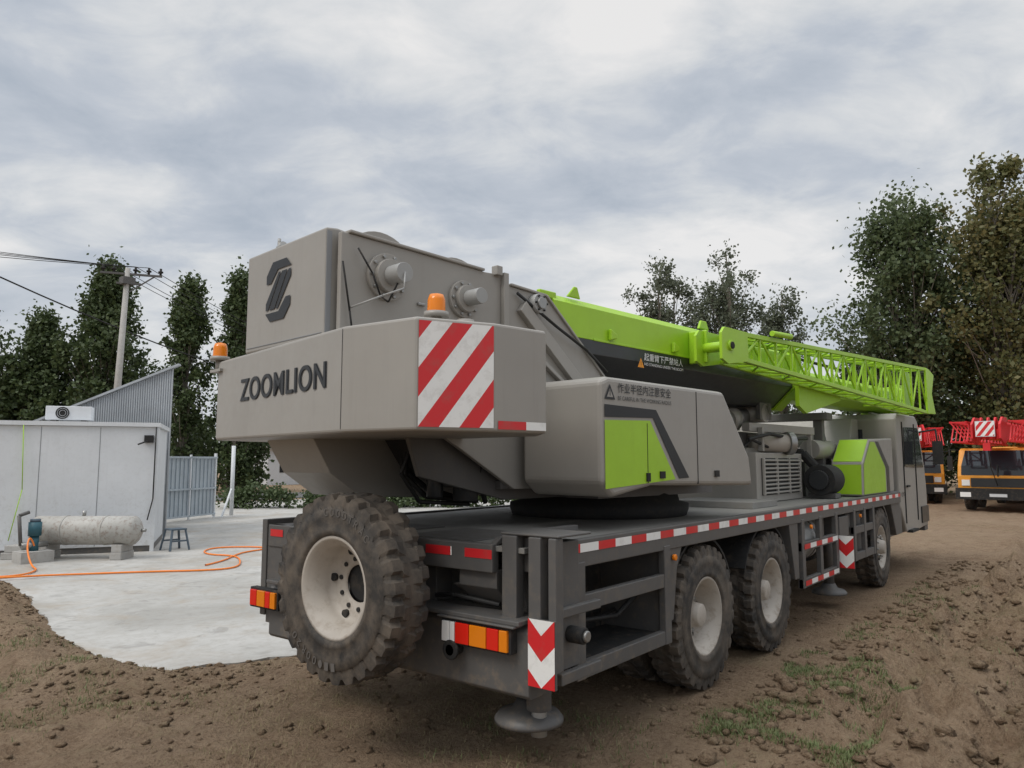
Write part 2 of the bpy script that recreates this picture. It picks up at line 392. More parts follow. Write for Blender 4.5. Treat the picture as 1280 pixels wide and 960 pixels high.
b.box(8.5,9.5,3.3,3.6,1.86,2.05,DGREY)
b.beam((8.4,3.2,2.1),(10.2,3.0,2.1),.09,.10,GREY); b.beam((8.6,3.1,1.82),(8.6,3.1,2.1),.06,.06,GREY); b.beam((10.1,3.0,1.3),(10.1,3.0,2.1),.06,.06,GREY)
b.box(10.2,10.9,3.1,3.6,1.24,1.7,DGREY); b.box(10.3,11.2,3.2,4.3,1.9,2.14,GREY)
b.path([(8.2,3.1,1.95),(8.6,3.0,2.02),(9.4,2.98,1.98),(10.0,3.0,2.0)],.022,CABLE)
b.path([(8.1,3.3,1.7),(8.3,3.1,1.95),(8.9,3.1,1.86),(9.5,3.05,1.84)],.018,CABLE)
b.done('air_cleaner_and_pipes',TC,.006)
b=M()
b.beam((10.55,3.0,1.24),(10.55,3.0,2.36),.12,.12,DGREY); b.beam((10.55,4.0,1.24),(10.55,4.0,2.36),.12,.12,DGREY)
b.box(10.42,10.68,2.85,4.15,2.26,2.36,DGREY); b.beam((11.2,3.0,1.3),(10.55,3.0,2.2),.08,.08,DGREY)
b.done('boom_rest',TC,.008)
b=M()
b.prism([(10.50,1.25),(10.54,1.68),(10.95,2.00),(12.35,2.05),(12.35,1.25)],'Y',2.46,2.86,GREY)
b.done('side_fairing',TC,.02)
b=M(); y=2.456
poly_sheet(b,[(10.53,y,1.27),(11.80,y,1.27),(11.80,y,1.62),(11.22,y,1.97),(10.97,y,1.97),(10.57,y,1.66)],GREEN)
poly_sheet(b,[(11.26,y,1.98),(11.44,y,1.98),(12.05,y,1.62),(12.05,y,1.27),(11.87,y,1.27),(11.87,y,1.60)],BLACK)
b.sheet([(10.497,2.48,1.27),(10.497,2.84,1.27),(10.534,2.84,1.66),(10.534,2.48,1.66)][::-1],GREEN)
b.sheet([(10.555,2.48,1.70),(10.555,2.84,1.70),(10.94,2.84,2.0),(10.94,2.48,2.0)][::-1],GREEN)
b.done('side_fairing_livery',TC)
b=M()
b.prism([(11.9,1.25),(11.9,1.9),(12.1,2.36),(12.45,2.36),(12.45,1.25)],'Y',2.95,4.6,GREY); b.done('cab_rear_housing',TC,.02)
b=M()
b.prism([(12.5,1.0),(12.5,2.36),(12.62,2.44),(14.0,2.46),(14.2,2.38),(14.62,1.62),(14.70,1.25),(14.70,.62),(13.6,.58),(12.9,.62),(12.55,1.0)],'Y',2.42,4.88,GREY)
b.done('cab_shell',TC,.05,3)
b=M(); y=2.412
poly_sheet(b,[(12.95,y,1.62),(13.75,y,1.60),(13.75,y,2.26),(12.98,y,2.24)],GLASS)
poly_sheet(b,[(13.85,y,1.60),(14.48,y,1.60),(14.14,y,2.26),(13.85,y,2.26)],GLASS)
for X in (12.86,13.80): b.box(X,X+.015,2.405,2.42,.75,2.32,MATTE)
b.box(12.98,13.18,2.39,2.41,1.30,1.33,MATTE)
b.box(12.484,12.499,2.9,4.4,1.7,2.2,GLASS)
b.sheet([(14.655,2.6,1.66),(14.655,4.7,1.66),(14.25,4.7,2.34),(14.25,2.6,2.34)],GLASS)
b.box(14.1,14.7,2.40,2.43,.68,.95,BLACK)
b.path([(14.3,2.42,2.2),(14.5,2.2,2.25),(14.5,2.18,2.0)],.015,MATTE); b.box(14.47,14.5,2.1,2.26,1.65,2.05,MATTE)
b.box(13.0,13.5,2.36,2.44,.60,.64,MATTE)
for yy in (2.8,3.3,3.8,4.3): b.box(12.7,13.9,yy,yy+.05,2.455,2.475,GREY)
b.done('cab_windows_and_trim',TC)
b=M()
b.box(12.3,14.6,2.6,4.7,.55,.9,DGREY); b.box(14.55,14.82,2.45,4.85,.52,.85,DGREY)
b.prism([(11.9,1.10),(11.95,1.26),(12.6,1.26),(12.6,.62),(12.2,.62)],'Y',2.43,2.9,DGREY)
b.done('cab_base',TC,.01)
text('model_plate','QY25',(12.62,2.416,1.16),(1,0,0),(0,0,1),.07,.3,INK,TC)
# ================================================================== superstructure (slewed 6 deg)
SS=empty('superstructure',(5.8,3.6,0),math.radians(-6),TC)
b=M()
b.lathe([(0,.001),(0,.78),(.05,.80),(.10,.80),(.12,.72),(.2,.70),(.2,.001)],(0,0,1.237),'Z',MATTE,n=56)
b.box(-.9,.8,-.7,.7,1.42,1.50,DGREY)
b.done('slewing_ring',SS)
A=(-3.02,1.2);B=(-3.18,-.73);C=(-3.08,-1.24);Dp=(-2.66,-1.39);E=(-2.29,-1.42);F=(-2.0,-1.1);G=(-2.0,1.2);H=(-2.25,1.38);I=(-2.68,1.36)
b=M(); b.prism([A,B,C,Dp,E,F,G,H,I],'Z',1.855,2.44,GREY); b.done('counterweight',SS,.018,3)
b=M()
def facesheet(b,P,Q,z0,z1,mat,off=.004,t0=0,t1=1):
    P=Vector(P);Q=Vector(Q);d=(Q-P)
    nn=Vector((d.y,-d.x)).normalized()*off
    mid=(P+Q)/2
    if (mid-Vector((-2.5,0))).dot(nn)<0: nn=-nn
    p=P+d*t0+nn;q=P+d*t1+nn
    b.sheet([(p.x,p.y,z0),(q.x,q.y,z0),(q.x,q.y,z1),(p.x,p.y,z1)],mat)
facesheet(b,C,Dp,1.875,2.42,HAZ,t0=.03,t1=.97); facesheet(b,A,I,1.875,2.42,HAZ2,t0=.05,t1=.95)
facesheet(b,Dp,E,1.87,1.915,TAPE,t0=.04,t1=.98)
b.done('hazard_panels',SS)
b=M(); facesheet(b,A,B,1.875,2.425,MATTE,off=.002,t0=.993,t1=.996)
b.done('counterweight_seam',SS)
d=Vector((B[0]-A[0],B[1]-A[1])).normalized()
o=Vector(A)+d*.47
text('maker_lettering','ZOOMLION',(o.x-.006,o.y,2.112),(d.x,d.y,0),(0,0,1),.155,1.27,INK,SS,bold=.010,space=1.08)
text('maker_lettering_weight','ZOOMLION',(o.x-.0045,o.y-.012,2.112),(d.x,d.y,0),(0,0,1),.155,1.27,INK,SS,bold=.010,space=1.08)
b=M()
b.prism([(-3.06,2.44),(-3.06,3.12),(-2.98,3.13),(-2.62,3.09),(-2.62,2.44)],'Y',-.325,.69,GREY)
b.done('winch_housing',SS,.012)
b=M(); b.box(-3.064,-3.058,-.30,.665,2.47,2.475,SEAM); b.box(-3.055,-3.02,-.329,-.325,2.46,3.1,SEAM)
b.done('winch_housing_seams',SS)
b=M()
pl=[(-3.0,3.09),(-1.80,3.06),(-1.60,3.07),(-1.55,3.0),(-1.15,2.98),(-.80,2.72),(-.25,2.25),(-.25,1.5),(-1.5,1.5),(-2.2,1.88),(-2.2,2.44),(-3.0,2.44)]
b.prism(pl,'Y',-.40,-.36,GREY); b.prism(pl,'Y',.62,.66,GREY)
for (p,q) in (((-2.95,3.10),(-1.82,3.07)),((-1.55,3.01),(-1.15,2.99)),((-1.15,2.99),(-.25,2.27))):
    b.beam((p[0],-.385,p[1]),(q[0],-.385,q[1]),.07,.02,GREY); b.beam((p[0],.64,p[1]),(q[0],.64,q[1]),.07,.02,GREY)
b.beam((-1.45,-.425,2.86),(-.75,-.425,2.30),.05,.10,GREY)
b.beam((-1.45,-.425,2.60),(-.95,-.425,2.30),.04,.03,GREY)
b.beam((-1.62,-.42,3.08),(-1.62,-.42,2.48),.04,.05,GREY)
b.beam((-2.98,-.41,2.46),(-1.7,-.41,2.46),.05,.03,GREY)
b.box(-2.6,-1.6,-.36,.62,2.40,2.44,DGREY)
b.box(-1.6,-.5,-.36,.62,1.5,1.56,DGREY)
b.box(-2.42,-2.36,-.42,-.40,2.72,2.74,STEEL); b.box(-1.72,-1.66,-.44,-.38,3.05,3.12,GREY)
b.done('turntable_side_plates',SS,.006)
b=M()
for x,z,R in ((-2.67,2.86,.15),(-2.02,2.82,.13)):
    b.cyl((x,-.43,z),(x,-.40,z),R,GREY,n=32); b.cyl((x,-.47,z),(x,-.43,z),R*.72,GREY,n=28); b.cyl((x,-.60,z),(x,-.47,z),R*.42,CYL,n=20)
    b.cyl((x,-.36,z),(x,.62,z),.17,STEEL,n=28)
    b.cyl((x,-.34,z),(x,-.31,z),.31,GREY,n=40); b.cyl((x,.5,z),(x,.53,z),.31,GREY,n=40)
    for i in range(10):
        t=2*math.pi*i/10; b.cyl((x+math.cos(t)*R*.86,-.445,z+math.sin(t)*R*.86),(x+math.cos(t)*R*.86,-.43,z+math.sin(t)*R*.86),.012,STEEL,n=6)
b.cyl((-1.28,-.47,2.90),(-1.28,-.40,2.90),.075,CYL,n=24); b.cyl((-1.28,-.49,2.90),(-1.28,-.47,2.90),.045,STEEL,n=16)
for i in range(6):
    t=2*math.pi*i/6; b.cyl((-1.28+math.cos(t)*.06,-.485,2.9+math.sin(t)*.06),(-1.28+math.cos(t)*.06,-.47,2.9+math.sin(t)*.06),.009,MATTE,n=6)
b.cyl((-1.62,-.46,2.60),(-1.62,-.40,2.60),.05,GREY,n=20)
b.done('winches',SS,.003)
b=M()
b.path([(-2.9,-.43,3.0),(-2.82,-.47,2.85),(-2.75,-.46,2.72),(-2.72,-.5,2.68),(-2.67,-.56,2.84)],.006,MATTE,6)
b.path([(-3.0,-.42,2.9),(-2.95,-.43,2.6),(-2.93,-.43,2.48)],.006,MATTE,6)
b.path([(-2.67,-.6,2.86),(-2.72,-.66,2.74),(-2.85,-.62,2.68),(-2.95,-.42,2.62)],.006,CYL,6)
b.path([(-2.75,-.1,3.13),(-2.0,-.1,3.135),(-1.2,-.08,3.11),(0,-.05,3.10),(4,0,3.10),(8.5,0,3.05)],.013,MATTE,6)
b.path([(-2.0,-.02,3.11),(-1.2,-.02,3.10),(0,.0,3.09),(4,.05,3.10),(8.5,.05,3.05)],.013,MATTE,6)
b.path([(-1.5,-.43,2.95),(-1.1,-.46,2.75),(-.7,-.45,2.6),(-.4,-.42,2.45)],.012,CABLE,6)
b.cyl((-2.9,.55,3.12),(-2.9,.55,3.24),.015,GREY,n=8); b.cyl((-2.9,.55,3.19),(-2.9,.49,3.21),.03,CYL,n=12); b.cyl((-2.9,.56,3.22),(-2.9,.56,3.27),.012,CYL,n=8)
b.done('ropes_and_hoses',SS)
b=M(); x=-3.066
cy,cz=.24,2.82
def ep(pts): poly_sheet(b,[(x,cy-p[0],cz+p[1]*1.05) for p in pts],INK)
ep([(-.16,.055),(-.16,.11),(-.08,.19),(.10,.19),(.165,.135),(-.01,.135),(-.10,.055)])
ep([(.16,-.055),(.16,-.11),(.08,-.19),(-.10,-.19),(-.165,-.135),(.01,-.135),(.10,-.055)])
ep([(-.115,-.115),(-.045,-.115),(.115,.115),(.045,.115)])
ep([(-.16,-.115),(-.13,-.115),(.03,.115),(-.0,.115),(-.16,-.07)]); ep([(.16,.115),(.13,.115),(-.03,-.115),(.0,-.115),(.16,.07)])
b.done('maker_emblem',SS)
for k,(x,y,z0) in enumerate(((-2.75,-1.0,2.44),(-3.0,1.22,2.38))):
    b=M(); b.cyl((x,y,z0),(x,y,z0+.075),.03,GREY); b.cyl((x,y,z0+.07),(x,y,z0+.10),.07,GREY,n=24)
    b.lathe([(.10,.052),(.17,.05),(.20,.04),(.21,.001)],(x,y,z0),'Z',AMBER,n=24)
    if k: b.box(x-.05,x+.12,y-.12,y+.05,z0-.02,z0,GREY)
    b.done('beacon_%s'%('right','left')[k],SS)
b=M(); b.cyl((-2.62,-1.1,2.44),(-2.62,-1.1,2.50),.05,GREY); b.box(-2.7,-2.5,-1.18,-.98,2.44,2.46,GREY); b.done('lifting_lug',SS)
hp=[(-1.50,1.56),(-1.50,2.24),(-1.42,2.27),(.14,2.27),(.56,1.74),(.60,1.50),(.45,1.50),(-.9,1.53),(-1.38,1.46)]
b=M(); b.prism(hp,'Y',-1.20,-.48,GREY); b.done('right_housing',SS,.035,3)
b=M(); y=-1.204
poly_sheet(b,[(-1.47,y,1.52),(-.62,y,1.57),(-.94,y,1.99),(-1.47,y,1.975)],GREEN)
poly_sheet(b,[(-1.47,y,1.995),(-1.47,y,2.08),(-.86,y,2.07),(-.43,y,1.58),(-.57,y,1.575),(-.90,y,2.01)],INK)
b.box(-.30,-.295,y,-1.19,1.53,2.24,MATTE); b.box(-.98,-.975,y-.002,-1.19,1.55,1.97,MATTE)
for xx in (-.80,-.02): b.box(xx-.03,xx+.03,y-.012,y,1.58,1.63,MATTE)
b.box(-1.0,-.96,y-.012,y,1.56,1.62,MATTE)
b.done('right_housing_livery',SS)
def tri(b,x,z,s,y,mat,ink):
    poly_sheet(b,[(x,y,z),(x+s,y,z),(x+s/2,y,z+s*.87)],mat)
    t=s*.16; poly_sheet(b,[(x+t*1.3,y-.001,z+t*.8),(x+s-t*1.3,y-.001,z+t*.8),(x+s/2,y-.001,z+s*.87-t*1.6)],GREY if ink==INK else mat)
    poly_sheet(b,[(x+s*.47,y-.002,z+s*.2),(x+s*.53,y-.002,z+s*.2),(x+s*.53,y-.002,z+s*.55),(x+s*.47,y-.002,z+s*.55)],INK)
b=M(); tri(b,-1.47,2.115,.12,-1.205,INK,INK); tri(b,.10,2.545,.10,-.389,YEL,YEL); b.done('warning_triangles',SS)
text('warning_text','作业半径内注意安全',(-1.32,-1.206,2.165),(1,0,0),(0,0,1),.07,.66,INK,SS,.004)
text('warning_text_small','BE CAREFUL IN THE WORKING RADIUS',(-1.32,-1.206,2.115),(1,0,0),(0,0,1),.028,.66,INK,SS,.0)
b=M()
b.prism([(-1.75,1.62),(-1.75,1.98),(.6,1.98),(.6,1.42),(-1.5,1.42)],'Y',.66,1.36,GREY)
b.done('left_housing',SS,.03)
b=M(); b.prism([(.25,1.42),(.25,2.75),(1.5,2.8),(2.0,2.3),(2.05,1.5),(1.9,1.42)],'Y',.68,1.38,GREY); b.done('operator_cab',SS,.04)
b=M(); poly_sheet(b,[(.4,1.385,1.95),(1.8,1.385,1.95),(1.75,1.385,2.35),(1.4,1.385,2.65),(.4,1.385,2.65)],GLASS); b.box(.235,.248,.78,1.28,2.05,2.65,GLASS); b.sheet([(2.04,.75,1.75),(2.04,1.3,1.75),(2.02,1.3,2.28),(2.02,.75,2.28)],GLASS); b.done('operator_cab_windows',SS)
b=M()
b.prism([(-2.4,1.87),(-2.3,1.60),(-1.5,1.42),(-.6,1.42),(-.6,2.0),(-1.5,2.3)],'Y',-.30,-.26,DGREY)
b.prism([(-2.75,1.87),(-2.6,1.62),(-2.35,1.45),(-1.5,1.42),(-.6,1.42),(-.6,2.0),(-1.5,2.3)],'Y',.30,.95,GREY)
b.prism([(-2.2,1.87),(-2.0,1.6),(-.6,1.42),(-.6,2.0)],'Y',-.2,.25,MATTE)
b.cyl((-2.0,-.1,1.45),(-2.0,-.1,1.8),.06,BLACK); b.cyl((-1.8,-.2,1.42),(-1.8,-.2,1.7),.09,MATTE)
b.path([(-2.1,.1,1.8),(-2.15,.05,1.6),(-2.0,0,1.45),(-1.5,0,1.4)],.02,CABLE); b.path([(-2.05,.2,1.8),(-2.1,.15,1.65),(-1.9,.1,1.5),(-1.5,.1,1.4)],.02,CABLE); b.path([(-1.7,-.3,1.85),(-1.75,-.28,1.6),(-1.6,-.2,1.4)],.02,CABLE)
b.path([(-2.2,-.12,1.85),(-2.3,-.1,1.62),(-2.1,-.05,1.42),(-1.6,-.02,1.38)],.016,CABLE)
b.done('turntable_base',SS,.006)
def boomsec(b,x0,x1,yc,hw,zt,zb,zm,mt,mb):
    P=[(yc-hw,zm),(yc-hw,zt-.06),(yc-hw+.06,zt),(yc+hw-.06,zt),(yc+hw,zt-.06),(yc+hw,zm)]
    b.prism(P,'X',x0,x1,mt)
    Q=[(yc-hw,zm-.002),(yc+hw,zm-.002),(yc+hw,zm-.12),(yc+hw*.45,zb),(yc-hw*.45,zb),(yc-hw,zm-.12)]
    b.prism(Q,'X',x0,x1,mb)
b=M()
boomsec(b,-1.0,3.45,.1,.46,3.05,2.36,2.72,GREEN,BLACK)
b.box(-.5,3.45,-.367,-.36,2.715,2.735,GREEN)
b.done('boom_base_section',SS,.015)
b=M()
boomsec(b,3.4,3.62,.1,.49,3.08,2.33,2.72,GREEN,GREEN)
boomsec(b,3.6,7.8,.1,.33,2.88,2.50,2.70,GREEN,GREEN)
boomsec(b,7.75,7.9,.1,.38,2.93,2.46,2.70,GREEN,GREEN)
b.prism([(7.85,2.5),(7.85,2.98),(8.2,2.98),(8.5,2.6),(8.3,2.35),(8.0,2.35)],'Y',-.2,-.16,GREEN); b.prism([(7.85,2.5),(7.85,2.98),(8.2,2.98),(8.5,2.6),(8.3,2.35),(8.0,2.35)],'Y',.36,.40,GREEN)
b.cyl((8.2,-.16,2.55),(8.2,.36,2.55),.18,DGREY,n=28)
b.prism([(-.82,3.05),(-.72,3.15),(-.68,3.15),(-.64,3.05)],'Y',-.34,-.32,GREEN)
b.box(-1.15,-.95,-.34,-.30,3.0,3.06,GREEN)
b.prism([(1.20,3.04),(1.25,3.13),(1.35,3.13),(1.40,3.04)],'Y',-.38,-.35,GREEN)
for xx in (-.3,.7): b.prism([(xx,2.74),(xx,2.84),(xx+.09,2.80),(xx+.09,2.76)],'Y',-.40,-.36,GREEN)
b.box(1.02,1.06,-.56,-.36,2.66,2.98,GREEN)
b.done('boom_telescopic_sections',SS,.01)
text('boom_warning','起重臂下严禁站人',(.24,-.364,2.62),(1,0,0),(0,0,1),.07,.66,WINK,SS,.004)
text('boom_warning_small','NO STANDING UNDER THE BOOM',(.24,-.3655,2.575),(1,0,0),(0,0,1),.026,.66,WINK,SS,.0)
b=M(); b.cyl((-.1,.1,1.75),(2.7,.1,2.20),.13,CYL,n=28); b.cyl((2.7,.1,2.20),(3.0,.1,2.25),.10,STEEL,n=20); b.cyl((2.55,.1,2.175),(2.72,.1,2.205),.15,GREY,n=28)
b.cyl((3.1,-.15,2.28),(3.1,.35,2.28),.11,GREY,n=24); b.box(2.95,3.25,-.15,-.1,2.2,2.45,DGREY); b.box(2.95,3.25,.3,.35,2.2,2.45,DGREY)
b.done('luffing_cylinder',SS)
b=M()
X1=7.25
def jp(x,k):
    t=(x-1.35)/(X1-1.35)
    zt=2.95+.17*t; zb=2.70-.25*t; yo=-.76-.04*t; yi=-.50
    return {0:(x,yo,zb),1:(x,yo,zt),2:(x,yi,zt),3:(x,yi,zb)}[k]
xs=np.linspace(1.35,X1,17)
for k in range(4): b.beam(jp(1.30,k),jp(X1,k),.045,.045,GREEN)
for i,x in enumerate(xs):
    for k in range(4):
        b.beam(jp(x,k),jp(x,(k+1)%4),.025,.025,GREEN)
    if i<len(xs)-1:
        for k in range(4):
            a,c=(k,(k+1)%4) if i%2==0 else ((k+1)%4,k)
            b.cyl(jp(x,a),jp(xs[i+1],c),.014,GREEN,n=6)
P1=[(.88,2.66),(.88,2.91),(.94,2.97),(1.4,2.97),(1.4,2.68),(1.0,2.62)]
b.prism(P1,'Y',-.80,-.77,GREEN); b.prism(P1,'Y',-.53,-.50,GREEN)
b.cyl((1.04,-.82,2.80),(1.04,-.48,2.80),.05,GREEN,n=20); b.cyl((1.04,-.83,2.80),(1.04,-.80,2.80),.035,MATTE,n=12)
P2=[(X1-.1,2.43),(X1-.1,3.13),(X1+.05,3.13),(X1+.3,3.05),(X1+.15,2.75),(X1+.3,2.44)]
b.prism(P2,'Y',-.83,-.80,GREEN); b.prism(P2,'Y',-.52,-.49,GREEN)
b.cyl((1.9,-.82,3.02),(2.35,-.82,3.04),.03,GREEN,n=12)
b.box(2.6,2.7,-.54,-.3,2.68,2.74,GREEN); b.box(6.2,6.3,-.54,-.2,2.52,2.60,GREEN)
b.prism([(3.3,2.62),(3.3,2.36),(3.5,2.28),(4.6,2.50),(4.6,2.62)],'Y',-.48,-.43,GREEN)
b.done('lattice_jib',SS,.003)
# ================================================================== TERRAIN
slab=[(3.75,16),(3.9,13.0),(3.85,11.6),(3.45,9.8),(3.05,8.0),(2.95,6.6),(3.15,6.05),(3.8,5.75),(4.6,5.55),(6.0,5.7),(9,6.4),(14,7.0),(24,8.0),(34,12),(30,26),(14,30),(8,26),(5.0,20)]
def inside(x,y,poly):
    c=False;n=len(poly)
    for i in range(n):
        x1,y1=poly[i];x2,y2=poly[(i+1)%n]
        if (y1>y)!=(y2>y) and x<(x2-x1)*(y-y1)/(y2-y1)+x1: c=not c
    return c
def pdist(x,y,poly):
    best=1e9;n=len(poly)
    for i in range(n):
        x1,y1=poly[i];x2,y2=poly[(i+1)%n];dx,dy=x2-x1,y2-y1
        t=max(0,min(1,((x-x1)*dx+(y-y1)*dy)/(dx*dx+dy*dy)))
        d=math.hypot(x-x1-t*dx,y-y1-t*dy)
        if d<best:best=d
    return best
def sstep(a,b_,x):
    t=max(0,min(1,(x-a)/(b_-a)));return t*t*(3-2*t)
def height(x,y):
    far=math.hypot(x-5,y-3)
    if far>60: return 0.0
    d=pdist(x,y,slab) if far<40 else 10
    if inside(x,y,slab): return -.03*sstep(0,.15,d)-.004
    m=sstep(.0,.3,d)
    n1=noise.fractal(Vector((x*.55,y*.55,0)),1,2,5); n2=noise.fractal(Vector((x*3.1,y*3.1,5)),.7,2.1,6); n3=noise.noise(Vector((x*11,y*11,2)))
    h=.0
    tr=sstep(.0,.7,max(2.25-y, 3.0-x, y-5.2 if y>5.2 else 0, x-14))
    h+=m*(.038*n2+.012*n3)*(.3+.7*tr)
    w=sstep(2.0,1.2,y)*sstep(4.2,5.6,x)*sstep(26,14,x)
    if w>0:
        lump=max(0,noise.fractal(Vector((x*1.6,y*1.6,11)),.9,2,4))
        h+=w*(.11*n1+.10*abs(n2)+.13*lump-.03)
        wob=.25*math.sin(x*.35)+.1*n1
        for y0 in (-1.6,-.4,.35,1.15):
            q=(y-y0-wob)
            h+=w*((-.10+.016*math.sin(x*28+abs(q)*18))*math.exp(-(q/.15)**4)+.07*math.exp(-((abs(q)-.29)/.1)**2)*(1+.9*n2))
    if x<4.2 and y>5.2:
        h+=.16*math.exp(-((d-.42)/.30)**2)*(.6+.9*(noise.noise(Vector((x*1.3,y*1.3,9)))+.4))*sstep(5.4,6.6,y)
        h+=.025*math.sin((x*.9+y*.25)*8+2*n1)*sstep(.6,1.2,d)*sstep(5.2,6.2,y)
    return h
n=480
u=np.linspace(-1,1,n)
xs_=5.0+u*9*(1-abs(u)**6)+np.sign(u)*(np.abs(u)**9)*650; ys_=4.5+u*9*(1-abs(u)**6)+np.sign(u)*(np.abs(u)**9)*650
V=[(float(x),float(y),height(float(x),float(y))) for x in xs_ for y in ys_]
idx=np.arange(n*n).reshape(n,n)
Fc=np.stack([idx[:-1,:-1],idx[1:,:-1],idx[1:,1:],idx[:-1,1:]],-1).reshape(-1,4).tolist()
me=D.meshes.new('ground'); me.from_pydata(V,[],Fc); me.polygons.foreach_set('use_smooth',[True]*len(Fc)); me.update()
g=D.objects.new('ground',me); scene.collection.objects.link(g)
def dirtmat():
    m,nt,b=newmat('dirt'); P=pos(nt)
    n1=noi(nt,.5,6,.6,P); n2=noi(nt,4,8,.7,P); n3=noi(nt,28,6,.7,P); n4=noi(nt,1.3,5,.6,P); n5=noi(nt,90,4,.7,P)
    c=mixc(nt,ramp(nt,n2,.3,.7),(.205,.130,.080),(.375,.265,.170))
    c=mixc(nt,ramp(nt,n1,.35,.65),c,mixc(nt,.5,c,(.43,.325,.225)))
    c=mixc(nt,mathn(nt,'MULTIPLY',ramp(nt,n3,.48,.72),.45),c,(.46,.36,.25))
    c=mixc(nt,mathn(nt,'MULTIPLY',ramp(nt,n3,.28,.48,(1,1,1),(0,0,0)),.6),c,(.105,.066,.042))
    c=mixc(nt,mathn(nt,'MULTIPLY',ramp(nt,n5,.55,.7),.4),c,(.12,.08,.052))
    gmask=mathn(nt,'MULTIPLY',ramp(nt,n4,.54,.68),ramp(nt,n3,.4,.6))
    c=mixc(nt,mathn(nt,'MULTIPLY',gmask,.3),c,(.16,.17,.07))
    nt.links.new(c,b.inputs['Base Color']); b.inputs['Roughness'].default_value=.95; b.inputs['Specular IOR Level'].default_value=.15
    h=mathn(nt,'ADD',mathn(nt,'ADD',n2,mathn(nt,'MULTIPLY',n3,.8)),mathn(nt,'MULTIPLY',n5,.3)); bump(nt,b,h,1.0,.08); return m
DIRT=dirtmat(); me.materials.append(DIRT)
def refine(poly,step=.10,amp=.05):
    out=[]
    for i in range(len(poly)):
        a=Vector((*poly[i],0));c=Vector((*poly[(i+1)%len(poly)],0));L=(c-a).length;k=max(1,int(L/step)) if L<9 else max(1,int(L/.5))
        for t in range(k):
            p=a+(c-a)*t/k; q=noise.noise_vector(p*1.6)*amp*2.4+noise.noise_vector(p*7)*amp*1.5; out.append((p.x+q.x,p.y+q.y))
    return out
def concmat():
    m,nt,b=newmat('concrete_pavement'); P=pos(nt)
    n1=noi(nt,.45,6,.65,P,1.0); n2=noi(nt,9,8,.7,P)
    c=mixc(nt,ramp(nt,n1,.35,.65),(.33,.32,.295),(.47,.46,.435))
    c=mixc(nt,mathn(nt,'MULTIPLY',ramp(nt,n2,.48,.78),.55),c,(.25,.225,.185))
    n3=noi(nt,1.1,6,.7,P,.6); c=mixc(nt,mathn(nt,'MULTIPLY',ramp(nt,n3,.50,.70),.7),c,(.32,.265,.20))
    n4=noi(nt,2.4,4,.6,P,1.5); c=mixc(nt,mathn(nt,'MULTIPLY',ramp(nt,n4,.58,.66),.4),c,(.20,.19,.175))
    nt.links.new(c,b.inputs['Base Color']); b.inputs['Roughness'].default_value=.85; bump(nt,b,n2,.35,.015); return m
b=M(); b.prism(refine(slab),'Z',-.08,.012,concmat()); b.done('concrete_pavement')
def blob_mesh(name,items,mat):
    base=[(1,0,0),(-1,0,0),(0,1,0),(0,-1,0),(0,0,1),(0,0,-1)]
    s=.60; base+= [(a*s,b_*s,c*s) for a in(1,-1) for b_ in(1,-1) for c in(1,-1)]
    base=np.array(base); tr=[]
    for k,(a,b_,c) in enumerate([(a,b_,c) for a in(1,-1) for b_ in(1,-1) for c in(1,-1)]):
        X=0 if a>0 else 1;Y=2 if b_>0 else 3;Z=4 if c>0 else 5;Cn=6+k
        for q in ((X,Y,Cn),(Y,Z,Cn),(Z,X,Cn)): tr.append(q if a*b_*c>0 else q[::-1])
    tr=np.array(tr);VV=[];FF=[]
    for k,(x,y,z,r) in enumerate(items):
        v=base*(1+rng.normal(0,.13,(14,1)))*r*np.array([1+.4*rng.random(),1+.4*rng.random(),.62])
        a=rng.random()*6.28; ca,sa=math.cos(a),math.sin(a)
        v=v@np.array([[ca,-sa,0],[sa,ca,0],[0,0,1]]).T+np.array([x,y,z]); VV.append(v);FF.append(tr+14*k)
    me=D.meshes.new(name); me.from_pydata(np.concatenate(VV).tolist(),[],np.concatenate(FF).tolist()); me.materials.append(mat)
    me.polygons.foreach_set('use_smooth',[True]*len(me.polygons))
    o=D.objects.new(name,me); scene.collection.objects.link(o); return o
items=[]
while len(items)<11000:
    r=random.random()
    if r<.5: x=random.uniform(4.0,15);y=random.uniform(-2.5,2.1)
    elif r<.82: x=random.uniform(1.2,4.1);y=random.uniform(5.2,13)
    else: x=random.uniform(1.5,9);y=random.uniform(1.4,6)
    if inside(x,y,slab) and random.random()<.97: continue
    if noise.noise(Vector((x*1.1,y*1.1,3)))<random.uniform(-.5,.3): continue
    rr=.005+.026*random.random()**4 + (.04*random.random()**5 if r<.5 else 0)
    items.append((x,y,height(x,y)+rr*.2,rr))
blob_mesh('dirt_clods',items,DIRT)
def leafmat(name,c0,c1,c2,trans=.25,sc=.5):
    m,nt,b=newmat(name); g_=N(nt,'ShaderNodeNewGeometry')
    r=g_.outputs['Random Per Island']; n_=noi(nt,sc,3,.6,g_.outputs['Position'])
    c=mixc(nt,r,c0,c1); c=mixc(nt,ramp(nt,n_,.4,.7),c,c2); nt.links.new(c,b.inputs['Base Color'])
    b.inputs['Roughness'].default_value=.55; b.inputs['Specular IOR Level'].default_value=.4
    tr=N(nt,'ShaderNodeBsdfTranslucent'); nt.links.new(c,tr.inputs[0]); mx=N(nt,'ShaderNodeMixShader'); mx.inputs[0].default_value=trans
    nt.links.new(b.outputs[0],mx.inputs[1]); nt.links.new(tr.outputs[0],mx.inputs[2]); nt.links.new(mx.outputs[0],nt.nodes['Material Output'].inputs[0]); return m
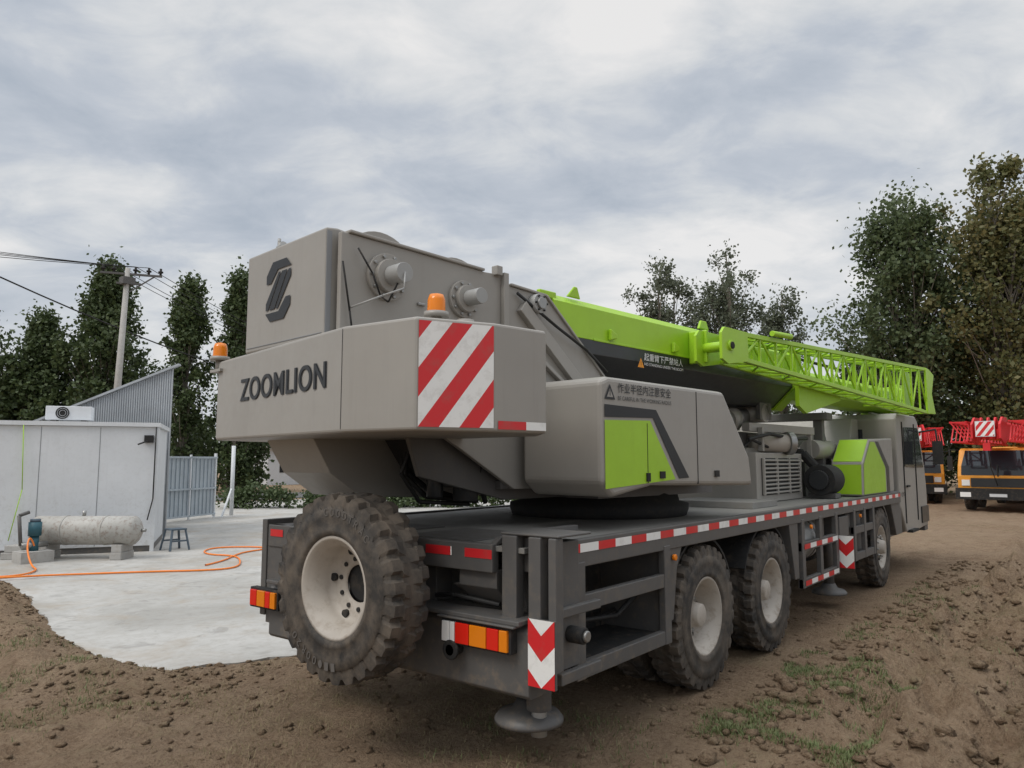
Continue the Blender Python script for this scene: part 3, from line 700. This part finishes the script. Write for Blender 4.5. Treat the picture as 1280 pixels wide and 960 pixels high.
def grass(name,regions,mat,hh=(.015,.045),wd=.003):
    VV=[];FF=[]
    for (x0,x1,y0,y1,cnt,thr) in regions:
        k=0;tries=0
        while k<cnt and tries<cnt*12:
            tries+=1
            x=random.uniform(x0,x1);y=random.uniform(y0,y1)
            ed=min((x-x0)/(x1-x0),(x1-x)/(x1-x0),(y-y0)/(y1-y0),(y1-y)/(y1-y0))*4
            if noise.noise(Vector((x*2.2,y*2.2,1)))+.45*noise.noise(Vector((x*9,y*9,1)))+random.uniform(-.3,.3)-(.25*max(0,1-ed))<thr: continue
            if inside(x,y,slab): continue
            k+=1; z=height(x,y)-.004; h=random.uniform(*hh); a=random.random()*6.28; w=wd*random.uniform(.6,1.4); l=random.uniform(.2,1.3)*h
            dx,dy=math.cos(a),math.sin(a); bi=len(VV)
            VV+= [(x-dy*w,y+dx*w,z),(x+dy*w,y-dx*w,z),(x+dx*l*.4+dy*w*.7,y+dy*l*.4-dx*w*.7,z+h*.6),(x+dx*l*.4-dy*w*.7,y+dy*l*.4+dx*w*.7,z+h*.6),(x+dx*l,y+dy*l,z+h)]
            FF+= [(bi,bi+1,bi+2,bi+3),(bi+3,bi+2,bi+4)]
    me=D.meshes.new(name); me.from_pydata(VV,[],FF); me.materials.append(mat); o=D.objects.new(name,me); scene.collection.objects.link(o); return o
GR=leafmat('grass_blades',(.10,.14,.045),(.19,.215,.09),(.15,.17,.07),.2,2)
DRY=leafmat('dry_grass_blades',(.30,.24,.13),(.17,.16,.07),(.36,.29,.17),.2,2)
grass('grass',[(4.2,7.0,1.15,2.2,8000,.12),(1.0,3.0,5.2,8.0,1800,.25),(7.5,12,1.3,2.2,1500,.2),(3.0,4.6,1.6,3.4,700,.15),(7,14,-3,1,1500,.3)],GR)
grass('dry_grass',[(2.2,5.2,2.0,5.6,10000,.0),(1.5,4.0,5.3,7.5,2500,.05),(4,12,-2,2.4,7000,.1)],DRY,(.008,.035),.0018)
# ================================================================== TREES
BARK=paint('bark',(.20,.18,.15),.9,.4,low=False)
def tree(name,base,H,prof,nclump,leaves,lsize,mat,crown0=.15,spread=.55,lean=0,seed=1,trunk=.2,multi=1):
    r=np.random.default_rng(seed); T=empty(name,base)
    b=M(); tips=[]; stems=[]
    for s in range(multi):
        a=r.random()*6.28; off=(0 if multi==1 else .5+.5*r.random())*prof(.5)*.5
        ex,ey=math.cos(a)*off,math.sin(a)*off
        pts=[];k=9
        hh=H*(1 if s==0 else r.uniform(.78,.96))
        if s==0: ex=ey=0
        for i in range(k+1):
            t=i/k; pts.append((ex*t**.7+r.normal(0,.06)+lean*t,ey*t**.7+r.normal(0,.06),hh*t*.97))
        for i in range(k): b.cyl(pts[i],pts[i+1],trunk*(1-.9*i/k)/(1 if s==0 else 1.5)+.015,BARK,r1=trunk*(1-.9*(i+1)/k)/(1 if s==0 else 1.5)+.012,n=7,caps=False)
        stems.append((pts,hh))
    for i in range(nclump):
        pts,hh=stems[i%len(stems)]
        t=crown0+(1-crown0)*r.random()**.9
        t=min(t,.985); q=(t-crown0)/(1-crown0)
        R=prof(q); a=r.random()*6.28; rad=R*math.sqrt(r.random())*(.95+.22*r.normal())
        f=t*(len(pts)-1); i0=min(int(f),len(pts)-2)
        c=np.array(pts[i0])*(1-(f-i0))+np.array(pts[i0+1])*(f-i0)
        tip=np.array([c[0]+math.cos(a)*rad,c[1]+math.sin(a)*rad,hh*t+ .15*rad])
        tips.append(tip)
        if abs(rad)>.3:
            f2=max(0,f-1.2-abs(rad)*.35*len(pts)/H); j0=min(int(f2),len(pts)-2); c2=np.array(pts[j0])*(1-(f2-j0))+np.array(pts[j0+1])*(f2-j0)
            mid=(c2+tip)/2+np.array([0,0,-.1*abs(rad)]); b.cyl(c2,mid,.035+.012*abs(rad),BARK,r1=.028,n=5,caps=False); b.cyl(mid,tip,.028,BARK,r1=.008,n=5,caps=False)
    b.done('trunk_and_limbs',T)
    tips=np.array(tips); per=leaves//nclump
    cs=spread*(.5+.9*r.random(nclump))
    pos_=np.repeat(tips,per,0)+r.normal(0,1,(nclump*per,3))*np.repeat(cs,per)[:,None]*np.array([.42,.42,.5])
    n_=len(pos_); a=r.normal(0,1,(n_,3)); a/=np.linalg.norm(a,axis=1)[:,None]; c=r.normal(0,1,(n_,3)); c-=a*(a*c).sum(1)[:,None]; c/=np.linalg.norm(c,axis=1)[:,None]
    sz=lsize*(.6+.8*r.random(n_))[:,None]; 
    v=np.stack([pos_-a*sz*.5,pos_+c*sz*.36,pos_+a*sz*.5,pos_-c*sz*.36],1).reshape(-1,3)
    me=D.meshes.new('foliage'); me.from_pydata(v.tolist(),[],np.arange(n_*4).reshape(-1,4).tolist()); me.materials.append(mat)
    o=D.objects.new('foliage',me); scene.collection.objects.link(o); o.parent=T
    return T
L1=leafmat('poplar_leaves',(.07,.10,.045),(.13,.165,.075),(.09,.12,.05),.35,.5)
L2=leafmat('autumn_leaves',(.10,.12,.05),(.22,.18,.07),(.13,.145,.055),.35,.35)
L3=leafmat('dark_leaves',(.055,.085,.035),(.11,.145,.055),(.07,.10,.04),.3,.4)
L4=leafmat('grey_leaves',(.10,.115,.08),(.16,.18,.12),(.12,.14,.09),.35,.5)
oval=lambda R:(lambda q: R*max(.12,math.sin(math.pi*min(1,max(0,q*.86+.12)))**.75))
colm=lambda R:(lambda q: R*max(.1,(1-q)**.55*min(1,.5+q*3)))
cone=lambda R:(lambda q: R*max(.06,(1-q)**.85))
tree('poplar_tree',(39.4,6.9,0),14.4,oval(2.7),230,34000,.20,L1,.06,.85,seed=3,trunk=.22,multi=4)
tree('poplar_tree',(40.2,3.3,0),15.6,oval(3.0),260,38000,.20,L2,.06,.85,seed=4,trunk=.25,multi=4)
tree('poplar_tree',(41.5,.2,0),15.0,oval(2.8),150,20000,.20,L1,.08,.85,seed=5,trunk=.25,multi=3)
tree('poplar_tree',(45,9.6,0),7.5,oval(2.6),60,9000,.24,L3,.05,.9,seed=15,trunk=.15)
tree('poplar_tree',(46,4.6,0),8.5,oval(2.9),70,9000,.24,L3,.05,.9,seed=16,trunk=.15)
tree('broadleaf_tree',(41.8,21.2,0),14.3,oval(2.5),105,10500,.19,L4,.22,.68,seed=6,trunk=.18,multi=4)
tree('broadleaf_tree',(43.9,17.6,0),15.2,oval(2.7),125,13500,.19,L4,.22,.68,seed=7,trunk=.18,multi=4)
tree('broadleaf_tree',(45.5,14.8,0),12.6,oval(1.9),60,6500,.19,L4,.22,.68,seed=8,trunk=.16,multi=3)
tree('columnar_tree',(20.3,38.8,0),11.6,colm(1.7),150,17000,.20,L3,.03,.6,seed=9,trunk=.16)
tree('columnar_tree',(22.2,36.8,0),12.0,colm(1.6),140,15000,.20,L3,.03,.55,seed=10,trunk=.16)
tree('columnar_tree',(23.2,37.2,0),9.8,colm(1.6),100,11000,.20,L3,.03,.6,seed=11,trunk=.14)
tree('broadleaf_tree',(18.4,44.4,0),12.9,cone(4.2),280,31000,.23,L3,.03,.75,seed=12,trunk=.2)
tree('broadleaf_tree',(16.2,47.1,0),9.8,cone(3.8),180,19000,.23,L3,.04,.8,seed=13,trunk=.2)
tree('broadleaf_tree',(13.6,48.8,0),9.0,oval(2.8),120,13000,.24,L3,.05,.8,seed=14,trunk=.2)
def treemass(name,segs,mat,seed,sig=1.0,jit=1.5,s=.42):
    r=np.random.default_rng(seed); P_=[]
    for (x0,y0,x1,y1,h,cnt) in segs:
        L=math.hypot(x1-x0,y1-y0); k=max(2,int(L/(2.2*sig)))
        for i in range(k):
            t=(i+r.random()*.8)/k; cx=x0+(x1-x0)*t+r.normal(0,jit); cy=y0+(y1-y0)*t+r.normal(0,jit); hh=h*r.uniform(.6,1.2); m_=cnt//k
            cl=r.normal(0,1,(14,3))*np.array([sig,sig,hh*.22])+np.array([cx,cy,hh*.55])
            q=cl[r.integers(0,14,m_)]+r.normal(0,.5*sig,(m_,3)); q[:,2]=np.clip(q[:,2],.05,None); P_.append(q)
    p=np.concatenate(P_);n_=len(p); a=r.normal(0,1,(n_,3)); a/=np.linalg.norm(a,axis=1)[:,None]; c=r.normal(0,1,(n_,3)); c-=a*(a*c).sum(1)[:,None]; c/=np.linalg.norm(c,axis=1)[:,None]
    v=np.stack([p-a*s*.5,p+c*s*.4,p+a*s*.5,p-c*s*.4],1).reshape(-1,3)
    me=D.meshes.new(name); me.from_pydata(v.tolist(),[],np.arange(n_*4).reshape(-1,4).tolist()); me.materials.append(mat); o=D.objects.new(name,me); scene.collection.objects.link(o)
treemass('distant_trees',[(10,62,75,62,5.2,20000),(75,62,80,20,6,11000),(60,30,62,-25,6.5,20000),(36,46,66,40,3.5,8000)],L3,5)
treemass('hedge',[(14.8,25.4,23.0,16.5,.75,9000)],L3,6,.25,.1,.13)
# ================================================================== LEFT SITE
U=Vector((-2.2,1.3,0)).normalized()
ang=math.atan2(U.y,U.x)
PC=empty('portable_cabin',(6.93,14.2,0)); PC.rotation_euler=(0,0,ang)
b=M()
b.box(0,7,-2.4,0,.12,2.36,WHITE)
b.done('walls',PC,.01)
b=M()
b.box(-.05,7.05,-2.45,.05,2.362,2.44,WHITE); b.box(0,7,-2.38,-.02,.0,.118,DGREY)
for i,x in enumerate(np.arange(0.96,7,.96)): b.box(x,x+.012,.0,.003,.14,2.34,SEAM)
b.box(-.03,.04,-.02,.03,.0,2.36,WHITE)
b.path([(.02,.05,2.36),(.02,.05,1.0),(.1,.06,.6)],.012,MATTE,6)
b.box(.06,.22,.0,.06,2.06,2.2,MATTE); b.path([(.14,.05,2.1),(.3,.25,2.02)],.015,MATTE,6)
b.path([(2.2,.05,2.36),(2.15,.08,1.2),(2.3,.12,.3)],.008,GREEN,6)
b.done('roof_rim_and_joints',PC)
AC=empty('air_conditioner_unit',(6.93+U.x*1.55+.2,14.2+U.y*1.55+.35,2.44)); AC.rotation_euler=(0,0,ang)
b=M(); b.box(-.38,.38,-.14,.14,.04,.30,WHITE); b.box(-.3,-.2,-.12,.12,0,.04,DGREY); b.box(.2,.3,-.12,.12,0,.04,DGREY); b.done('casing',AC,.01)
b=M(); b.cyl((.1,.14,.17),(.1,.146,.17),.115,MATTE,n=24)
for r_ in (.05,.085,.115): b.lathe([(.148,r_),(.155,r_+.003),(.148,r_+.006)],(.1,0,.17),'Y',WHITE,n=24)
b.done('fan_grille',AC)
SH=empty('corrugated_shed',(8.45,16.7,0)); SH.rotation_euler=(0,0,math.atan2(1.7,-1.4))
b=M()
CORR=paint('corrugated_steel',(.34,.36,.38),.45,.2,low=False)
k=80;L=4.2
for i in range(k):
    x0=L*i/k;x1=L*(i+.5)/k;x2=L*(i+1)/k
    b.box(x0,x1,-.01,.02,.02,3.85-.42*x1,CORR); b.box(x1,x2,-.03,0.0,.02,3.85-.42*x2,CORR)
b.beam((-.15,.03,3.93),(4.6,.03,1.98),.12,.05,CORR)
wd_=Vector((.44,.90,0)); loc=Matrix.Rotation(-math.atan2(1.7,-1.4),3,'Z')@wd_
p0=Vector((0.02,-.03,0)); p1=p0+loc*3.0
b.v+=[(p0.x,p0.y,.02),(p1.x,p1.y,.02),(p1.x,p1.y,3.8),(p0.x,p0.y,3.8)]; kk=len(b.v); b.face([kk-4,kk-3,kk-2,kk-1],CORR)
b.done('walls',SH)
TK=empty('storage_tank',(5.16,14.72,0)); td=Vector((6.2-5.16,13.4-14.72,0)); TK.rotation_euler=(0,0,math.atan2(td.y,td.x)); 
b=M(); b.lathe([(-.13,.001),(-.11,.10),(-.05,.20),(0.0,.25),(1.70,.25),(1.75,.20),(1.81,.10),(1.83,.001)],(0,0,.50),'X',TANKM,n=32)
b.cyl((.5,0,.5),(.53,0,.5),.257,TANKM,n=32);b.cyl((1.2,0,.5),(1.23,0,.5),.257,TANKM,n=32); b.cyl((1.83,0,.5),(1.90,0,.5),.03,STEEL); b.cyl((.8,0,.74),(.8,0,.84),.03,STEEL)
b.done('shell',TK)
b=M()
for x in (.1,1.4):
    b.box(x,x+.2,-.22,.22,.012,.14,CONC); b.box(x+.01,x+.19,-.2,.2,.142,.27,CONC)
b.box(-.5,-.1,-.2,.2,.012,.13,CONC); b.box(-.45,-.15,-.18,.18,.132,.25,CONC)
b.done('concrete_blocks',TK,.01)
PU=empty('water_pump',(4.95,14.25,0)); b=M()
b.box(-.25,.25,-.2,.2,.012,.2,CONC); b.cyl((0,0,.2),(0,0,.45),.07,GRNM); b.cyl((0,0,.45),(0,0,.68),.10,GRNM,n=20); b.cyl((0,0,.68),(0,0,.73),.08,BLUEB); b.cyl((-.2,0,.3),(.2,0,.3),.05,STEEL); b.path([(-.2,0,.3),(-.25,0,.8),(-.1,0,.85)],.03,DGREY)
b.done('motor_and_pipes',PU)
ST=empty('plastic_stool',(7.3,14.05,.012)); b=M(); b.box(-.15,.15,-.15,.15,.38,.41,BLUEB)
for sx in(-1,1):
    for sy in(-1,1): b.beam((sx*.13,sy*.13,.38),(sx*.19,sy*.19,0),.04,.03,BLUEB)
b.beam((-.16,-.16,.18),(.16,-.16,.18),.02,.03,BLUEB); b.beam((-.16,.16,.18),(.16,.16,.18),.02,.03,BLUEB); b.done('seat_and_legs',ST,.004)
hz=.03
curve('orange_hose',[(2.8,13.1,.05),(3.6,12.5,.06),(4.3,12.25,.05),(4.84,12.04,hz),(5.6,11.5,hz),(6.3,10.85,hz),(6.75,10.9,hz),(7.33,11.84,hz),(7.45,12.3,hz),(7.25,12.77,hz),(7.5,13.4,hz),(8.0,13.7,hz),(8.55,13.1,hz),(8.45,12.7,hz),(7.9,12.6,hz),(7.5,12.3,hz),(6.9,11.7,hz),(6.5,11.5,hz)],.014,HOSE,smooth=True)
curve('orange_hose',[(4.9,14.1,.3),(4.8,14.0,.5),(4.72,13.9,.3),(4.7,13.6,.03),(4.6,13.0,.03),(4.2,12.5,.04),(3.6,12.7,.05),(2.8,13.6,.05)],.014,HOSE,smooth=True)
FE=empty('sheet_metal_fence',(10.1,20.4,0)); fd=Vector((2.15,1.0,0)); FE.rotation_euler=(0,0,math.atan2(fd.y,fd.x)); b=M()
FM=paint('fence_steel',(.40,.45,.49),.4,.2,low=False)
for i in range(28):
    x=-2.6+i*.18; b.box(x,x+.09,0,.03,.1,1.85,FM); b.box(x+.09,x+.18,.03,.05,.1,1.85,FM)
for z in (.12,.9,1.82): b.beam((-2.6,-.03,z),(2.45,-.03,z),.04,.05,FM)
b.box(2.4,2.46,-.03,.04,.0,1.95,WHITE); b.box(-.05,.0,-.05,.0,.0,1.9,WHITE); b.box(1.2,1.25,-.05,.0,.0,1.9,WHITE)
b.done('panels',FE)
PO=empty('steel_post',(13.0,21.6,0)); b=M(); b.cyl((0,0,0),(0,0,2.2),.06,WHITE,n=12); b.beam((.0,0,.9),(-.5,-.3,0),.05,.05,WHITE); b.done('post_and_brace',PO)
WB=empty('white_building',(40,50,0)); b=M(); b.box(-9,9,-3,3,0,2.6,WHITE)
for i in range(6): b.box(-8+i*2.8,-6.8+i*2.8,-3.02,-2.98,.9,1.9,GLASS)
b.box(-9.3,9.3,-3.3,3.3,2.602,2.8,CONC); b.done('walls_and_windows',WB)
b=M(); ROADM=paint('road_asphalt',(.10,.10,.10),.9,.3,low=False)
b.prism([(14,30.5),(60,24),(62,29),(15,36)],'Z',-.05,.03,ROADM); b.done('road')
UP=empty('utility_pole',(13.4,31.3,0)); b=M(); top=(.25,-.1,9.7)
b.cyl((0,0,0),top,.17,CONC,r1=.10,n=14)
ax=Vector((.85,-.52,0)).normalized()
for z,l in ((9.45,1.25),(9.05,.5)):
    p=Vector((.24,-.1,z)); b.beam(p-ax*l*.8,p+ax*l*1.05,.09,.08,DGREY)
ins=[]
for t in (-.9,-.5,.3,.8,1.25):
    p=Vector((.24,-.1,9.5))+ax*t; b.cyl(p,p+Vector((0,0,.28)),.05,MATTE,n=8); b.cyl(p+Vector((0,0,.10)),p+Vector((0,0,.16)),.10,MATTE,n=10); ins.append(p+Vector((0,0,.28)))
b.beam(Vector((.22,-.1,8.6)),Vector((.24,-.1,9.4))+ax*1.0,.05,.05,DGREY)
b.box(.0,.5,-.3,.1,9.0,9.3,DGREY)
b.done('pole_and_crossarm',UP)
base=Vector((13.4,31.3,0))
for k,pnt in enumerate(ins[:4]):
    w=base+pnt
    for e,sag in ((w+Vector((-22,14,3.6-.5*k)),.7),(w+Vector((36,18,0)),1.6)):
        pts=[]
        for t in np.linspace(0,1,14): q=w.lerp(e,t); pts.append((q.x,q.y,q.z-sag*4*t*(1-t)))
        curve('power_line',pts,.014,CABLE)
e0=Vector((4,27,8.9)); e1=Vector((24,38,6.6)); pts=[]
for t in np.linspace(0,1,14): q=e0.lerp(e1,t); pts.append((q.x,q.y,q.z-.4*4*t*(1-t)))
curve('power_line',pts,.03,CABLE)
# ================================================================== RIGHT BACKGROUND CRANES
def bgcrane(loc,rot,cabm,boomm,name):
    T=empty(name,loc); T.rotation_euler=(0,0,rot)
    b=M()
    b.prism([(0,.55),(0,1.2),(.10,1.55),(.45,2.1),(.7,2.16),(2.0,2.16),(2.0,.55)],'Y',-1.2,1.2,cabm); b.done('cab',T,.04,3)
    b=M()
    b.sheet([(-.01,1.08,1.24),(-.01,-1.08,1.24),(.085,-1.08,1.56),(.085,1.08,1.56)][::-1],GLASS)
    b.sheet([(.085,1.08,1.56),(.085,-1.08,1.56),(.415,-1.0,2.08),(.415,1.0,2.08)][::-1],GLASS)
    b.box(-.02,.02,-.02,.02,1.2,1.6,MATTE)
    b.box(-.16,.04,-1.25,1.25,.42,.80,MATTE); b.box(-.03,.0,-.8,.8,.84,1.14,BLACK)
    for y in (-.95,.95): b.box(-.18,-.14,y-.16,y+.16,.5,.66,LWHT); b.box(-.04,0,y-.12,y+.12,.88,1.08,LWHT)
    for s in(-1,1): b.box(.6,1.6,s*1.2-.008,s*1.2+.008,1.3,2.0,GLASS)
    b.box(-.17,-.155,-.25,.25,.52,.62,WHITE)
    b.done('windscreen_and_bumper',T)
    b=M(); b.box(2.05,11,-1.22,1.22,1.0,1.25,cabm); b.box(2.05,11,-.4,.4,.6,1.0,MATTE)
    b.box(2.4,4.5,-1.15,1.15,1.25,1.75,BLACK); b.box(6.5,9.8,-1.2,1.2,1.3,2.3,cabm); b.box(9.0,10.3,-1.1,1.1,1.6,2.6,cabm); b.done('chassis_and_superstructure',T,.03)
    b=M()
    b.prism([(-.35,2.45),(.35,2.45),(.35,2.95),(.25,3.05),(-.25,3.05),(-.35,2.95)],'X',-.4,9.5,boomm)
    hd=[(-1.6,2.45),(-1.6,2.9),(-1.1,3.15),(-.4,3.15),(-.4,2.4),(-1.0,2.25)]
    b.prism(hd,'Y',-.42,-.36,boomm); b.prism(hd,'Y',.36,.42,boomm)
    for y in (-.2,0,.2): b.cyl((-1.35,y-.03,2.62),(-1.35,y+.03,2.62),.22,boomm,n=20); b.cyl((-1.0,y-.03,2.95),(-1.0,y+.03,2.95),.2,boomm,n=20)
    for sy in (-1,1):
        for z in (2.35,3.0):
            for y in (.6,1.05): b.beam((-1.3,sy*y,z),(6,sy*y,z),.06,.06,boomm)
        for i in range(12):
            x=-1.3+i*.6; 
            for y in (.6,1.05): b.beam((x,sy*y,2.35),(x+.6,sy*y,3.0),.035,.035,boomm)
            b.beam((x,sy*.6,3.0),(x,sy*1.05,3.0),.035,.035,boomm); b.beam((x,sy*.6,2.35),(x,sy*1.05,2.35),.035,.035,boomm)
            b.beam((x,sy*.6,2.35),(x,sy*1.05,3.0),.035,.035,boomm)
    b.box(-1.68,-1.65,-.27,.27,2.5,3.0,WHITE)
    b.sheet([(-1.685,.25,2.52),(-1.685,-.25,2.52),(-1.685,-.25,2.98),(-1.685,.25,2.98)],HAZ)
    b.path([(-1.5,0,2.4),(-1.1,0,1.5),(-.15,0,.9)],.015,CABLE,6); b.box(-1.6,-1.4,-.10,.10,2.05,2.3,boomm)
    for s in (-1,1): b.path([(.3,s*1.2,2.1),(.1,s*1.42,2.1),(.1,s*1.42,1.6)],.02,MATTE,6); b.box(.08,.12,s*1.34,s*1.5,1.4,1.9,MATTE)
    b.done('boom_and_jib',T)
    b=M()
    for x in (1.3,2.9,7.0,8.4):
        for s in(-1,1): tyre(b,(x,s*1.08,.52),'Y',s); b.lathe([(s*.10,.27),(s*.02,.22),(s*.0,.12),(s*.08,.1),(s*.08,.001)],(x,s*1.08,.52),'Y',ORG,n=20)
    b.done('wheels',T)
    return T
bgcrane((29.8,2.75,0),math.radians(-4),ORG,RED,'parked_truck_crane')
bgcrane((33.8,6.1,0),math.radians(16),ORG,RED,'parked_truck_crane')
# ================================================================== CAMERA, LIGHT, WORLD
cam=D.cameras.new('camera'); co=D.objects.new('camera',cam); scene.collection.objects.link(co)
cam.sensor_width=36; cam.lens=924/1280*36; cam.clip_end=3000
co.location=(0,0,1.7); co.rotation_euler=(math.radians(90+5.99),0,math.radians(38.4-90)); scene.camera=co
el,az=50,165
sd=Vector((math.cos(math.radians(el))*math.cos(math.radians(az)),math.cos(math.radians(el))*math.sin(math.radians(az)),math.sin(math.radians(el))))
sl=D.lights.new('sun','SUN'); sl.energy=1.5; sl.angle=math.radians(25); sl.color=(1,.95,.88); so=D.objects.new('sun',sl); scene.collection.objects.link(so)
so.rotation_euler=sd.to_track_quat('Z','Y').to_euler()
w=D.worlds.new('World'); scene.world=w; w.use_nodes=True; nt=w.node_tree; nt.nodes.clear()
sky=N(nt,'ShaderNodeTexSky',sky_type='NISHITA'); sky.sun_disc=False; sky.sun_elevation=math.radians(el); sky.sun_rotation=math.radians(90-az)
b1=N(nt,'ShaderNodeBackground'); b1.inputs[1].default_value=.10; nt.links.new(sky.outputs[0],b1.inputs[0])
tc=N(nt,'ShaderNodeTexCoord'); s=N(nt,'ShaderNodeSeparateXYZ'); nt.links.new(tc.outputs['Generated'],s.inputs[0])
zz=mathn(nt,'MAXIMUM',s.outputs[2],0.0); den=mathn(nt,'ADD',zz,.24)
cx=mathn(nt,'DIVIDE',s.outputs[0],den); cy=mathn(nt,'DIVIDE',s.outputs[1],den)
cb=N(nt,'ShaderNodeCombineXYZ')
ca,sa=math.cos(math.radians(-38)),math.sin(math.radians(-38))
nt.links.new(mathn(nt,'MULTIPLY',mathn(nt,'ADD',mathn(nt,'MULTIPLY',cx,ca),mathn(nt,'MULTIPLY',cy,-sa)),1.15),cb.inputs[0])
nt.links.new(mathn(nt,'MULTIPLY',mathn(nt,'ADD',mathn(nt,'MULTIPLY',cx,sa),mathn(nt,'MULTIPLY',cy,ca)),.8),cb.inputs[1])
n1=noi(nt,1.3,8,.52,cb.outputs[0],.25); n2=noi(nt,5.0,7,.6,cb.outputs[0],.4)
f=mathn(nt,'ADD',mathn(nt,'MULTIPLY',n1,.68),mathn(nt,'MULTIPLY',n2,.32))
r=N(nt,'ShaderNodeValToRGB'); nt.links.new(f,r.inputs[0]); e=r.color_ramp.elements
e[0].position=.38;e[0].color=(.44,.49,.56,1);e[1].position=.62;e[1].color=(.86,.85,.84,1)
q=e.new(.46);q.color=(.54,.58,.64,1); q=e.new(.53);q.color=(.69,.71,.73,1)
hz_=N(nt,'ShaderNodeMapRange'); hz_.inputs[1].default_value=0;hz_.inputs[2].default_value=.25;hz_.inputs[3].default_value=.7;hz_.inputs[4].default_value=0; nt.links.new(zz,hz_.inputs[0])
c=mixc(nt,hz_.outputs[0],r.outputs[0],(.72,.73,.74))
b2=N(nt,'ShaderNodeBackground'); nt.links.new(c,b2.inputs[0])
g_=N(nt,'ShaderNodeMapRange'); g_.inputs[1].default_value=.58;g_.inputs[2].default_value=.95;g_.inputs[3].default_value=1.0;g_.inputs[4].default_value=2.7; nt.links.new(zz,g_.inputs[0]); nt.links.new(g_.outputs[0],b2.inputs[1])
mx=N(nt,'ShaderNodeMixShader'); mx.inputs[0].default_value=.93; nt.links.new(b1.outputs[0],mx.inputs[1]); nt.links.new(b2.outputs[0],mx.inputs[2])
ow=N(nt,'ShaderNodeOutputWorld'); nt.links.new(mx.outputs[0],ow.inputs[0])
